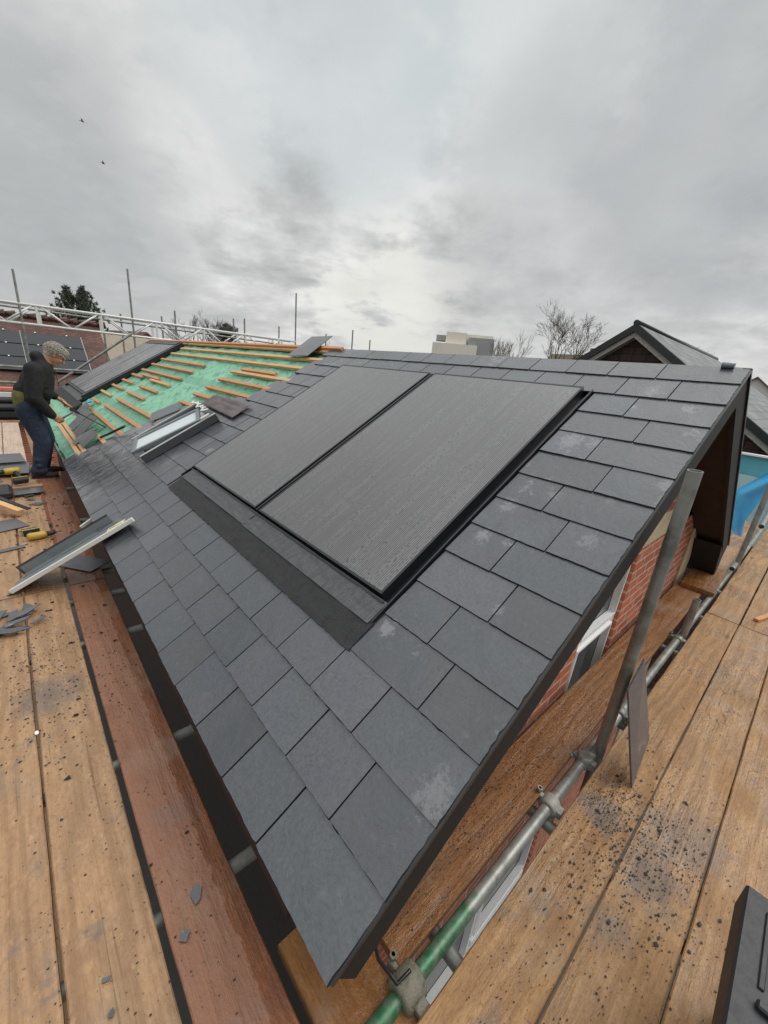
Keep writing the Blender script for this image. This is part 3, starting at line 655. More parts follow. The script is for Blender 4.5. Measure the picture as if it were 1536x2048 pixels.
# roof window unit laid on the slates
rw = empty('roof_window', W(4.45, .6, .02), 'grey metal roof window lying loose on the slates left of the solar panels', 'roof window')
def rwb(mb, a, b_, ch=.004): mb.box(PT(a[0], a[1], a[2]), PT(b_[0], b_[1], b_[2]), ch=ch)
ru0, ru1, rv0, rv1 = 4.10, 4.76, .22, 1.00
fr = MB(); t = .05
RW = RM @ Matrix.Translation((.61, 4.43, 0)) @ Matrix.Rotation(R(-7), 4, 'Z') @ Matrix.Translation((-.61, -4.43, .004))
fr.box(PT(ru0, rv0, .0), PT(ru0+t, rv1, .07)); fr.box(PT(ru1-t, rv0, 0), PT(ru1, rv1, .07)); fr.box(PT(ru0+t, rv0, 0), PT(ru1-t, rv0+t, .07)); fr.box(PT(ru0+t, rv1-t, 0), PT(ru1-t, rv1, .07))
obj('frame', fr, M['dgrey_metal'], rw, RW)
li = MB(); li.box(PT(ru0+t, rv0+t, .002), PT(ru1-t, rv1-t, .02)); obj('lining', li, M['white'], rw, RW)
sa = MB(); SM = RW @ Matrix.Translation((rv0+.03, ru1-.14, .072)) @ Matrix.Rotation(R(-14), 4, 'Z') @ Matrix.Rotation(R(2), 4, 'X')
w_, h_ = .34, .70
sa.box((0, -w_, 0), (h_, -w_+.035, .03)); sa.box((0, -.035, 0), (h_, 0, .03)); sa.box((0, -w_+.035, 0), (.035, -.035, .03)); sa.box((h_-.035, -w_+.035, 0), (h_, -.035, .03))
s_o = obj('sash', sa, M['grey_metal'], rw, SM)
gp = MB(); gp.box((.035, -w_+.035, .008), (h_-.035, -.035, .016)); obj('pane', gp, M['film'], s_o, SM)
br = MB()
for k in range(5): br.tube([PT(4.25+k*.09, rv1-.02, .10), PT(4.22+k*.1, rv1-.09+.03*(k % 2), .125), PT(4.30+k*.1, rv1-.05, .115)], .009, 6)
br.box(PT(ru0-.01, rv1-.14, .09), PT(ru0+.02, rv1-.05, .102)); obj('bracket', br, M['alu'], rw, RW)
tr = MB(); tr.box(PT(ru0+.0, rv0-.0, .0705), PT(ru0+.012, rv1, .078)); tr.box(PT(ru1-.012, rv0, .0705), PT(ru1, rv1, .078)); obj('edge_trim', tr, M['alu'], rw, RW)

# ------------------------------------------------------------------ scaffold boards
def board(x0, x1, y0, y1, z, mat_, label, group, along='x', name='scaffold_board', tilt=0, th=.038):
    L = (x1-x0) if along == 'x' else (y1-y0); B = (y1-y0) if along == 'x' else (x1-x0)
    q = MB(); n = max(8, int(L/.06)); c_ = .004; ring = []
    ph = rnd()*50
    prof = [(-B/2, -th+c_), (-B/2, -c_), (-B/2+c_, 0), (0, .0), (B/2-c_, 0), (B/2, -c_), (B/2, -th+c_), (B/2-c_, -th), (-B/2+c_, -th)]
    vs = []
    for i in range(n+1):
        x = -L/2+L*i/n
        for (yy, zz) in prof:
            s_ = 1 if yy > 0 else -1
            jy = (mn.noise(Vector((x*4, s_*3, ph)))*.0025 + mn.noise(Vector((x*23, s_*3, ph)))*.0012) if abs(yy) > B/2-.01 else 0
            vs.append((x, yy+jy, zz+mn.noise(Vector((x*1.3, yy*6, ph)))*.0022))
    m_ = len(prof)
    fs = [(i*m_+k, (i+1)*m_+k, (i+1)*m_+(k+1) % m_, i*m_+(k+1) % m_) for i in range(n) for k in range(m_)] + [tuple(range(m_)), tuple(n*m_+k for k in range(m_))[::-1]]
    fs = [f[::-1] for f in fs]
    q.add(vs, fs)
    MM = Matrix.Translation(((x0+x1)/2, (y0+y1)/2, z)) @ (Matrix.Rotation(R(90), 4, 'Z') if along == 'y' else Matrix()) @ Matrix.Rotation(R(tilt), 4, 'Z')
    return obj(name, q, M[mat_], None, MM, label, 'scaffold board', group)
Z = -1.65
GL, GR = 'boards of the left hand walkway', 'boards of the right hand walkway'
board(-.372, -.146, -.5, 3.285, Z, 'board_tan', 'leftmost near walkway board, pale brown with wavy grain', GL, 'y')
board(-.136, .083, -.5, 3.285, Z, 'board_tan', 'middle near walkway board, dirty tan with dark slate dust', GL, 'y')
board(.105, .318, -.5, 3.285, Z, 'board_red', 'wet reddish near walkway board right beside the slate eave', GL, 'y')
board(-.60, -.384, -.5, 3.285, Z, 'board_tan', 'near walkway board at the left picture edge', GL, 'y')
board(-.372, -.150, 3.30, 7.1, Z, 'board_tan', 'left far walkway board under the tools', GL, 'y')
board(-.138, .083, 3.30, 7.1, Z, 'board_tan', 'far walkway board under the grey channel and drill', GL, 'y')
board(.104, .320, 3.30, 7.1, Z, 'board_red', 'wet brown walkway board under the roofer boots', GL, 'y')
board(-.42, -.215, 7.12, 10.9, Z+.004, 'board_pale', 'pale dry board at the picture edge behind the roofer', GL, 'y')
board(-.205, .03, 7.12, 10.9, Z+.006, 'board_pale', 'pale dry board directly behind the roofer legs', GL, 'y')
board(.10, .31, 7.12, 10.9, Z, 'board_tan', 'walkway board running on beyond the roofer by the green underlay', GL, 'y')
board(-.40, .06, 10.95, 11.1, Z+.02, 'board_tan', 'short board laid across the end of the walkway', GL, 'x')
board(.52, 4.085, .050, .262, Z, 'board_right', 'near right walkway board closest to the green painted tube', GR, 'x')
board(.52, 4.085, -.178, .045, Z, 'board_right', 'second near right walkway board, strewn with slate chips', GR, 'x')
board(.52, 4.085, -.40, -.183, Z, 'board_right', 'third near right walkway board, partly under the black tool case', GR, 'x')
board(.52, 4.085, -.63, -.411, Z, 'board_right', 'near walkway board at the right picture edge under the case', GR, 'x')
board(4.10, 8.0, .050, .258, Z, 'board_right', 'far right walkway board running to the blue netting', GR, 'x')
board(4.10, 8.0, -.175, .040, Z, 'board_right', 'far walkway board at the right edge with an orange offcut', GR, 'x')
board(4.10, 8.0, -.40, -.185, Z, 'board_right', 'outermost far walkway board at the right edge', GR, 'x')
GI = 'boards between the ledger tube and the gable wall'
board(.605, 4.62, .372, .585, Z-.012, 'board_orange', 'long dark orange board between the gable wall and ledger tube', GI, 'x')
board(4.50, 5.28, .30, .56, Z+.03, 'board_orange', 'short wet board end lying on top below the dark barge board', GI, 'x', tilt=2)
board(5.40, 8.2, .31, .52, Z-.01, 'board_tan', 'pale board beyond the dark barge board end', GI, 'x')
board(.355, .582, -.4, .655, Z-.04, 'board_orange', 'orange brown board under the near slate corner, square sawn end', GI, 'y')
# lower lift: boards added one storey down to darken the gaps above
for k in range(3): board(-.62+.235*k, -.40+.235*k, -1, 9, -3.7, 'board_tan', 'board of the added lower lift darkening the gaps, %s' % ('outer', 'middle', 'inner')[k], 'boards of the added lower scaffold lift', 'y')
# ------------------------------------------------------------------ scaffold tubes
def stube(a, b_, label, r=.0242, mat_='tube', group='scaffold tubes', name='scaffold_tube', seg=20):
    a, b_ = Vector(a), Vector(b_); q = MB(); L = (b_-a).length
    q.tube([(0, 0, 0), (L*.33, 0, .0), (L*.66, 0, 0), (L, 0, 0)], r, seg, hollow=.84)
    t = (b_-a); z = (0, 0, 1) if abs(t.normalized().z) < .9 else (0, 1, 0)
    return obj(name, q, M[mat_], None, frame(a, t, z), label, 'scaffold tube', group)
stube((1.83, .30, -.235), (1.965, .30, -2.15), 'thick upright tube leaning past the slate verge with an open top', r=.0255)
stube((3.51, .30, -1.35), (3.52, .30, -2.3), 'short upright tube stub between boards on the right', r=.0242)
stube((.42, .335, Z-.035), (6.0, .30, Z-.035), 'horizontal ledger tube beside the gable, green paint at its near end', mat_='tube_green')
for i, (x, l_) in enumerate(((.78, 'under the near corner by the big coupler'), (1.42, 'under the boards left of the second coupler'), (2.28, 'poking out beside the lower window pane'), (3.35, 'behind the short upright stub'), (4.15, 'poking out of the brick near the pale corner'), (4.75, 'under the short wet board'))):
    stube((x, .60, Z-.095), (x, -.7, Z-.095), 'cross tube %s' % l_, group='transom tubes under the right walkway')
for i, (y, l_) in enumerate(((.95, 'nearest under the left walkway'), (1.62, 'showing in the gap halfway along the long slate eave'), (2.60, 'under the left walkway just before the shards'), (3.15, 'under the board joint by the grey channel'), (3.53, 'just beyond the board joint'), (4.8, 'under the far walkway before the boots'), (6.0, 'under the roofer'))):
    stube((-.75, y, Z-.064), (.585, y, Z-.064), 'cross tube %s' % l_, group='transom tubes under the left walkway')
stube((-.55, -.6, Z-.115), (-.55, 12, Z-.115), 'long ledger tube under the outer edge of the left walkway')
stube((5.6, .28, -.55), (5.6, .28, -2.1), 'upright tube by the blue netting on the right'); stube((5.62, .22, -1.15), (7.6, .26, -1.1), 'level guard tube near the blue netting')
stube((6.9, .34, -.6), (6.9, .34, -2.1), 'farther upright tube behind the blue netting')
stube((5.35, .29, Z+.05), (7.9, .29, Z+.05), 'toe tube beside the far right boards')
def coupler(c, axis, label, s_=1.0, mat_='tube'):
    q = MB(); c = Vector(c); ax = Vector(axis).normalized()
    q.tube([(-.030*s_, 0, 0), (-.024*s_, 0, 0), (.024*s_, 0, 0), (.030*s_, 0, 0)], [.030*s_, .036*s_, .036*s_, .030*s_], 16)
    q.tube([(0, -.03*s_, -.048*s_), (0, .03*s_, -.048*s_)], .031*s_, 14)
    q.box((-.012, .022*s_, -.02), (.012, .058*s_, .02), ch=.003); q.tube([(0, .05*s_, -.03), (0, .05*s_, .045)], .006, 8); q.tube([(0, .05*s_, .03), (0, .05*s_, .045)], .012, 6)
    q.box((-.020, -.054*s_, -.018), (.020, -.026*s_, .018), ch=.003)
    return obj('scaffold_coupler', q, M[mat_], None, frame(c, ax), label, 'coupler', 'scaffold couplers')
coupler((.60, .333, Z-.035), (1, 0, 0), 'big weathered coupler clamped on the green tube near the bottom', 1.35, 'old_fitting')
coupler((1.46, .328, Z-.035), (1, 0, 0), 'pale worn coupler halfway along the ledger tube', 1.05, 'worn')
coupler((1.80, .325, Z-.03), (.2, 0, 1), 'coupler at the foot of the leaning upright tube')
coupler((2.28, .322, Z-.035), (1, 0, 0), 'small coupler right of the leaning upright'); coupler((3.45, .315, Z-.035), (1, 0, 0), 'coupler beside the short tube stub'); coupler((4.75, .31, Z-.035), (1, 0, 0), 'coupler next to the short wet board')
coupler((5.55, .30, -1.2), (0, 0, 1), 'coupler on the upright near the blue netting')
hk = MB(); hk.tube([W(.45, -.30, -.16), (.53, .40, -1.56), (.56, .345, -1.625), (.60, .335, -1.60)], .0055, 8); obj('bent_hook', hk, M['black'], None, None, 'bent black rod hanging from the barge board to the coupler', 'hook')

# lattice beams, posts and rails behind the roof
def lattice(y, x0, x1, zt, zb, label, ph=0):
    e_ = empty('lattice_beam', (x0, y, zb), label, 'lattice beam', 'lattice beams behind the roof')
    for z in (zt, zb): q = MB(); q.tube([(x0, y, z), (x1, y, z)], .029, 12); obj('chord', q, M['alu'], e_)
    x = x0+ph; up = 0; wd = .62
    while x < x1-.8:
        for a, b_ in ((0, wd*.85), (wd*1.0, wd*1.85)):
            q = MB(); za, zb_ = (zt-.02, zb+.02) if a == 0 else (zb+.02, zt-.02)
            q.tube([(x+a, y, za), (x+b_, y, zb_)], .023, 8); obj('lattice_brace', q, M['alu'], e_)
        q = MB(); q.box((x+wd*1.95, y-.02, zb), (x+wd*1.95+.05, y+.02, zt)); obj('lattice_strut', q, M['alu'], e_)
        x += wd*2.15
lattice(14.0, -3.2, 8.0, .72, .28, 'near white lattice beam spanning behind the far solar array', .1)
lattice(14.9, -3.4, 8.3, .74, .30, 'farther white lattice beam just behind the near one', .4)
stube((-3, 14.2, .66), (8.6, 14.2, .56), 'dark tube running just under the top of the lattice beam')
PS = [(.49, 1.45, 14, 'leftmost tall post rising above the lattice beam'), (2.87, 1.95, 14, 'tall post at the top left corner of the far array'), (2.59*1.15, .81*1.15, 16.1, 'short post tip just left of the second tall post'), (3.62*1.15, .90*1.15, 16.1, 'short post tip right of the second tall post'),
      (4.0, 1.11, 14.05, 'post standing over the left end of the ridge battens'), (5.74*1.1, 1.15*1.1, 15.4, 'thin post before the flat topped pine'), (6.13, 1.21, 14.05, 'thin post right of the flat topped pine'), (7.35*1.1, 1.13*1.1, 15.4, 'post left of the tall one at the beam end'),
      (8.03, 2.30, 14.05, 'tallest post at the right end of the lattice beam'), (9.31, 1.14, 14, 'short post left of the small bare tree'), (10.57, 1.44, 14, 'post right of the small bare tree'), (11.49, 1.18, 14, 'rightmost short post above the slates')]
for x, z, y, l_ in PS: stube((x, y, z), (x, y, -3), l_, r=.026, group='scaffold posts behind the roof', name='scaffold_post', seg=10)
for x in (5.9, 7.2): pass
stube((.91, 13, -1.0), (2.60, 13, .30), 'diagonal brace tube rising to the lattice beam', r=.03)
stube((-1.5, 12.6, -.66), (1.6, 12.6, -.68), 'upper guard rail behind the roofer'); stube((-1.5, 12.6, -1.0), (.55, 12.6, -1.02), 'lower guard rail behind the roofer'); stube((2.05, 13.3, .25), (2.05, 13.3, -1.6), 'short upright under the lattice beam by the brace')
# end of the walkway: black troughs and tile row
bt = MB(); bt.tube([(-2.5, 11.6, -1.30), (.25, 11.6, -1.30)], .07, 14); bt.tube([(-2.5, 11.45, -1.43), (.25, 11.45, -1.43)], .07, 14); bt.box((-2.5, 11.3, -1.60), (.27, 11.7, -1.50)); obj('black_pipe_stack', bt, M['rubber'], None, None, 'stack of black pipes across the end of the walkway', 'pipes')
lb = MB(); lb.box((-2.5, 11.9, -1.27), (.6, 12.0, -1.17)); obj('toe_board', lb, M['alu'], None, None, 'pale metal edge strip above the black pipes', 'toe board')
for k in range(6):
    q = MB(); q.box((0, 0, 0), (.40, .22, .075), ch=.008); obj('ridge_tile', q, M['red_tile'], None, Matrix.Translation((-2.0+.42*k, 12.1, -1.16)), 'salmon ridge tile %s the row behind the roofer' % ('at the left end of', 'second from the left in', 'third from the left in', 'fourth from the left in', 'second from the right in', 'at the right end of')[k], 'ridge tile', 'salmon ridge tiles in a row')
# ------------------------------------------------------------------ neighbouring tiled roof with panels
nb = empty('tiled_house', (0, 21, -7.6), 'neighbouring house with red tiled roof and dark solar panels, left edge', 'house')
tn = math.tan(R(35)); SMt = frame((0, 21, .64), (1, 0, 0), (0, -math.sin(R(35)), math.cos(R(35))))
q = MB(); q.add([(-9, -5.2, 0), (3.05, -5.2, 0), (3.05, 0, 0), (-9, 0, 0), (-9, 0, -.2), (3.05, 0, -.2), (3.05, -5.2, -.2), (-9, -5.2, -.2)], [(0, 1, 2, 3), (7, 4, 5, 6), (1, 6, 5, 2), (0, 7, 6, 1), (3, 2, 5, 4)]); obj('roof', q, M['tile_red'], nb, SMt)
q = MB(); q.box((-9, 21.0, -7.6), (2.9, 26, .3)); q.box((-9, 17.2, -7.6), (2.9, 21.0, -2.6)); q.prism([(2.8, 17.3, -2.6), (2.8, 21.0, .2), (2.8, 21.0, -2.6)], (.1, 0, 0)); obj('wall', q, M['brick_y'], nb)
q = MB(); x = -9
while x < 3.0: q.tube([(x, 21.0, .66), (x+.30, 21.0, .70)], [.10, .13], 8); x += .30
obj('ridge_capping', q, M['red_tile'] if False else M['tile_red'], nb)
rs = 1.0
for r_ in range(3):
    for c_ in range(4):
        x1 = 2.30-c_*1.74; y1 = -1.05-r_*.86*.82
        q = MB(); q.box((x1-1.70, y1-.66, .06), (x1, y1, .10)); f = obj('solar_panel', q, M['pv_dark'], nb, SMt)
        q = MB()
        for xx in (x1-1.3, x1-.4): q.box((xx-.022, y1-.01, .10), (xx+.022, y1+.035, .125))
        obj('panel_clamp', q, M['alu'], f, SMt)
rl = MB()
for c_ in range(4): rl.box((2.31-c_*1.74, -3.3, .05), (2.335-c_*1.74, -1.0, .09))
obj('panel_rail', rl, M['clad'], nb, SMt)
# chimney / beige gable right of it
def small_house(x, y, w_, l_, zr, zb, rm, wm, label, name='distant_house', rotz=0, pitch=38):
    e_ = empty(name, (x, y, -7.6), label, 'house'); Mh = Matrix.Translation((x, y, 0)) @ Matrix.Rotation(R(rotz), 4, 'Z')
    h_ = w_/2*math.tan(R(pitch)); q = MB(); q.box((-w_/2, -l_/2, -7.6), (w_/2, l_/2, zr-h_)); q.prism([(-w_/2, -l_/2, zr-h_), (w_/2, -l_/2, zr-h_), (0, -l_/2, zr)], (0, l_, 0)); obj('wall', q, M[wm], e_, Mh)
    q = MB()
    for s_ in (1, -1): q.prism([(0, -l_/2-.25, zr+.02), (s_*(w_/2+.3), -l_/2-.25, zr-h_-.3*math.tan(R(pitch))), (s_*(w_/2+.3), -l_/2-.25, zr-h_+.12-.3*math.tan(R(pitch))), (0, -l_/2-.25, zr+.15)], (0, l_+.5, 0))
    obj('roof', q, M[rm], e_, Mh); return e_
small_house(6.2, 30, 8, 9, .5, 0, 'beige_roof', 'beige_roof', 'low beige house behind the red tiled roof', rotz=80)
small_house(7.2, 38, 6, 7, .9, 0, 'tile_red', 'white_wall', 'red roofed house with pale wall behind the scaffold', rotz=10)
small_house(58*.99, 58*.1225, 7, 10, 58*.0465, 0, 'moss_roof', 'white_wall', 'distant white gable house with mossy brown roof, right edge', rotz=-83)
small_house(46, 20.6, 9, 6, 3.5, 0, 'moss_roof', 'moss_roof', 'low mossy roof beneath the big bare tree', rotz=0)
q = MB(); q.box((45.2, 18.2, -2), (47, 19.4, 4.25)); obj('brick_chimney', q, M['brick_y'], None, None, 'square red brick chimney left of the dark gabled roof', 'chimney')
# dark gabled house on the right
dg = empty('gabled_house', (12, 4.02, -7.6), 'dark tile hung gabled house with slate roof rising behind the ridge', 'house')
AX, AY, AZ, TP, HW = 12., 4.05, 1.57, .70, 4.6
q = MB(); q.prism([(AX, AY-HW+.5, AZ-TP*HW+.2), (AX, AY+HW-.5, AZ-TP*HW+.2), (AX, AY, AZ-.15)], (.15, 0, 0)); q.box((AX+.0, AY-HW+.5, -7.6), (AX+9, AY+HW-.5, AZ-TP*HW+.19))
gw = obj('wall', q, M['tile_dark'], dg, None)
gl_m = brick_mat('hung_tiles_gable', 'y', (.055, .03, .025), (.035, .018, .015), (.01, .008, .007), .30, .17, .012); gw.data.materials[0] = gl_m
for k in range(14):      # scalloped rows of hung tiles
    zz = AZ-.55-k*.17; hw = (AZ-.28-zz)/TP
    q = MB(); n = int(hw*2/.27)
    for i in range(n):
        y = AY-hw+(i+.5)*hw*2/n; h_ = hw/n
        if k % 5 in (3, 4): q.prism([(AX-.03, y-h_, zz+.16), (AX-.03, y-h_, zz+.04), (AX-.03, y-h_*.5, zz-.01), (AX-.03, y+h_*.5, zz-.01), (AX-.03, y+h_, zz+.04), (AX-.03, y+h_, zz+.16)], (.03, 0, 0))
        else: q.prism([(AX-.03, y-h_*.97, zz+.16), (AX-.03, y-h_*.97, zz), (AX-.03, y+h_*.97, zz), (AX-.03, y+h_*.97, zz+.16)], (.03, 0, 0))
    obj('hung_tile_row', q, M['tile_dark'], dg)
for s_ in (1, -1):
    q = MB(); q.prism([(AX-.35, AY, AZ+.12), (AX-.35, AY+s_*HW, AZ+.12-TP*HW), (AX-.35, AY+s_*HW, AZ-.06-TP*HW), (AX-.35, AY, AZ-.06)], (.06, 0, 0)); obj('barge_board', q, M['black'], dg)
    q = MB(); q.prism([(AX-.28, AY, AZ-.065), (AX-.28, AY+s_*HW, AZ-.065-TP*HW), (AX-.28, AY+s_*HW, AZ-.19-TP*HW), (AX-.28, AY, AZ-.19)], (.26, 0, 0)); obj('soffit', q, M['worn'], dg)
    Ms = frame((AX-.30, AY, AZ+.13), (1, 0, 0), (0, s_*TP, 1)); L = HW/math.cos(math.atan(TP))
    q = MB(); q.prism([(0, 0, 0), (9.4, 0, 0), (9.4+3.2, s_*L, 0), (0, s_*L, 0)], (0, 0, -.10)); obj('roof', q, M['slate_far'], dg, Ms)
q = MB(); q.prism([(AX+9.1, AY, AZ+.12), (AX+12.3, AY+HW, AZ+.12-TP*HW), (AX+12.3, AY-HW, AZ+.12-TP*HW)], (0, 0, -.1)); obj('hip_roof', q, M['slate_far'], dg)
q = MB(); q.tube([(AX-.36, AY, AZ+.13), (AX+9.1, AY, AZ+.13)], .07, 8); obj('ridge_capping', q, M['black'], dg)
# concrete block far away
D = 85
def azp(az, e_, dd=D): return Vector((dd*math.sin(R(az)), dd*math.cos(R(az)), dd*e_))
tb_ = empty('concrete_block', azp(51, 0), 'pale concrete tower block with grey plant rooms on the skyline', 'tower block')
def blk(name, a0, a1, e0, e1, depth, mt, dd=D):
    p0, p1 = azp(a0, 0, dd), azp(a1, 0, dd); t = (p1-p0).normalized(); nrm = Vector((t.y, -t.x, 0)); nrm = nrm if nrm.dot(p0) > 0 else -nrm
    q = MB(); z0, z1 = dd*e0, dd*e1; q.prism([(*p0.xy, z0), (*p1.xy, z0), (*(p1+nrm*depth).xy, z0), (*(p0+nrm*depth).xy, z0)], (0, 0, z1-z0)); obj(name, q, M[mt], tb_)
blk('main_block', 49.25, 51.9, -.02, .0985, 9, 'concrete'); blk('main_block', 51.9, 55.2, -.02, .0962, 8, 'concrete', 86.5)
blk('lower_wing', 47.6, 53.4, -.02, .0745, 9, 'concrete', 84); blk('plant_room', 48.0, 49.24, .079, .0905, 3, 'clad', 86); blk('plant_room', 52.2, 55.4, .05, .0905, 5, 'clad', 84.6)
blk('lower_wing', 53.42, 55.5, -.02, .0815, 9, 'clad', 84.3)

# ------------------------------------------------------------------ trees
def bare_tree(x, y, zb, H, spread, label, seed, mt='bark', trunk_r=.16, levels=6, up=.35, nb_=3):
    rs = random.Random(seed); e_ = empty('bare_tree', (x, y, zb), label, 'tree')
    t = MB(); c_ = MB(); th = H*.28
    t.tube([(0, 0, 0), (rs.uniform(-.1, .1), 0, th*.5), (0, 0, th)], [trunk_r*1.3, trunk_r, trunk_r*.85], 8)
    def grow(p_, d_, L, r_, lv):
        n = 3; pts = [p_]; rr = [r_]; dd = d_.copy()
        for i in range(n):
            dd = (dd+Vector((rs.gauss(0, .13), rs.gauss(0, .13), rs.gauss(.05, .08)))).normalized(); pts.append(pts[-1]+dd*L/n); rr.append(r_*(1-.45*(i+1)/n))
        c_.tube(pts, rr, 5 if lv > 3 else 3, cap=False)
        if lv == 0: return
        k = nb_ if lv > 1 else nb_+1
        for j in range(k):
            a = rs.uniform(0, 2*math.pi); q = dd.orthogonal().normalized(); q.rotate(Matrix.Rotation(a+j*2*math.pi/k, 3, dd))
            nd = (dd+q*rs.uniform(.35, .85)*spread+Vector((0, 0, up*.35))).normalized()
            i = rs.choice((1, 2, 3)) if j else 3
            grow(pts[i], nd, L*rs.uniform(.62, .82), max(rr[i]*.68, .012), lv-1)
    for j in range(4):
        a = j*math.pi/2+rs.uniform(-.4, .4); grow(Vector((0, 0, th*(.8+.05*j))), Vector((math.cos(a)*spread*.7, math.sin(a)*spread*.7, 1)).normalized(), H*.24, trunk_r*.6, levels-1)
    Mt = Matrix.Translation((x, y, zb)); obj('trunk', t, M[mt], e_, Mt); obj('crown', c_, M[mt], e_, Mt); return e_
def dirp(x, y, dd): d_ = pxdir(x, y); s_ = dd/math.hypot(d_.x, d_.y); return d_.x*s_, d_.y*s_, d_.z*s_
def tree_at(px, pyt, dd, zb, **k):
    x, y, zt = dirp(px, pyt, dd); return bare_tree(x, y, zb, (zt-zb)*1.0, **k)
tree_at(1143, 606, 48, -1.5, spread=1.1, label='big bare tree with rounded crown left of the dark gabled roof', seed=4, trunk_r=.22, levels=6, nb_=3)
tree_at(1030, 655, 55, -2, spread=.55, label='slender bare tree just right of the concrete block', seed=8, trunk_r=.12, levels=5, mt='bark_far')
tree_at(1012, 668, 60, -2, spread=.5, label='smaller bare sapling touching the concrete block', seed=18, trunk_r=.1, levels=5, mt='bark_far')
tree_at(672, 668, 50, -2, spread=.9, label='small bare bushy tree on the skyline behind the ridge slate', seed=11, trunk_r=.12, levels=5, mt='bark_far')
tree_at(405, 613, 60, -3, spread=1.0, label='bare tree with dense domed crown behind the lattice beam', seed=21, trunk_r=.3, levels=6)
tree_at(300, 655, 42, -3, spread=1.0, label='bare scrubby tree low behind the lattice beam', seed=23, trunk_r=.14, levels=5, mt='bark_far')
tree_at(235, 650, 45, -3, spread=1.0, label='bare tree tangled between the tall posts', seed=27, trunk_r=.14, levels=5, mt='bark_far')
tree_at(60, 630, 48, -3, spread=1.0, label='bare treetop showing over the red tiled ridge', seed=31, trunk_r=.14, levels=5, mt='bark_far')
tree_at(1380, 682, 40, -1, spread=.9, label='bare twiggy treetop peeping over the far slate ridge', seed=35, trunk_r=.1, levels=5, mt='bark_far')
def conifer(px, py, dd, zb, label, seed, rad, flat=False):
    rs = random.Random(seed); x, y, zt = dirp(px, py, dd); H = zt-zb; e_ = empty('pine_tree' if flat else 'conifer_tree', (x, y, zb), label, 'tree')
    t = MB(); t.tube([(0, 0, 0), (0, 0, H*.92)], [.25, .06], 8); c_ = MB()
    n = 80 if not flat else 90
    for k in range(n):
        f = rs.uniform(.35, 1) if not flat else rs.uniform(.66, .97); a = rs.uniform(0, 2*math.pi)
        L = rad*(1.08-f)**.55*rs.uniform(.75, 1.15)*1.25 if not flat else rad*rs.uniform(.4, 1)*(1.15-.5*f)
        p_ = Vector((0, 0, H*f*.93)); q = p_.copy(); pts = [p_]; m_ = 7
        for i in range(m_):
            s_ = (i+1)/m_; q = p_+Vector((math.cos(a), math.sin(a), 0))*L*math.sin(s_*1.3)/.96+Vector((0, 0, (L*1.15*s_*s_ if not flat else L*.12*s_))); pts.append(q)
        for i, q in enumerate(pts[2:], 2):
            for j in range(34 if not flat else 20):
                o_ = Vector((rs.gauss(0, .075), rs.gauss(0, .075), rs.gauss(0, .13 if not flat else .09)))*(1.15-i/9)*(1 if not flat else 2.0)
                dv = Vector((rs.gauss(0, 1), rs.gauss(0, 1), rs.gauss(.5, .8))).normalized()*rs.uniform(.10, .24); sd = dv.orthogonal().normalized()*.03
                b0 = q+o_; c_.add([b0-sd, b0+sd, b0+dv], [(0, 1, 2)])
    Mt = Matrix.Translation((x, y, zb)); obj('trunk', t, M['bark'], e_, Mt); obj('crown', c_, M['needles'], e_, Mt)
conifer(150, 578, 38, -2.5, 'dark green conifer behind the lattice beam on the left', 3, 1.55)
conifer(452, 640, 60, -3, 'flat topped dark pine behind the scaffold posts', 5, 2.4, True)

# ------------------------------------------------------------------ blue sheeting and netting
q = MB(); q.box((8.9, .2, -1.02), (9.0, 1.6, -.72)); q.box((8.95, .2, -2.4), (9.05, 1.6, -1.022)); q.box((8.6, .2, -1.22), (8.94, 1.6, -1.17)); 
bs = empty('sheeted_enclosure', (9, .9, -7.6), 'light blue sheeted enclosure below the dark tiled gable, right edge', 'enclosure')
q = MB(); q.grid(lambda a, b_: (8.9-.03*math.sin(a*9+b_), -.2+2.2*a, -1.04+.32*b_), 30, 4); obj('upper_sheet', q, M['blue'], bs)
q = MB(); q.grid(lambda a, b_: (8.95+.03*math.sin(a*7+b_*2), -.2+2.2*a, -2.2+1.155*b_), 30, 6); obj('lower_sheet', q, M['pale_blue'], bs)
q = MB(); q.box((8.86, -.2, -.73), (8.98, 2.0, -.70)); obj('top_rail', q, M['white'], bs)
q = MB()
NP = [(0, -.35), (.38, -.67), (.60, -.95), (.59, -1.12), (.50, -1.38), (.44, -1.46)]; NQ = [(0, -.62), (.29, -.92), (.35, -1.03), (.40, -1.26), (.38, -1.40), (.37, -1.47)]
def lin(tb, t):
    t *= len(tb)-1; i = min(int(t), len(tb)-2); f = t-i; return (tb[i][0]*(1-f)+tb[i+1][0]*f, tb[i][1]*(1-f)+tb[i+1][1]*f)
def netf(a, b_):
    p_, q_ = lin(NP, b_), lin(NQ, b_); return (6.3+.05*math.sin(a*9+b_*4)*(1-.6*b_), p_[0]+(q_[0]-p_[0])*a, p_[1]+(q_[1]-p_[1])*a)
q.grid(netf, 16, 40); o = obj('debris_netting', q, M['net'], None, None, 'bright blue debris netting bunched and hanging at the right edge', 'netting')
for p_ in o.data.polygons: p_.use_smooth = True

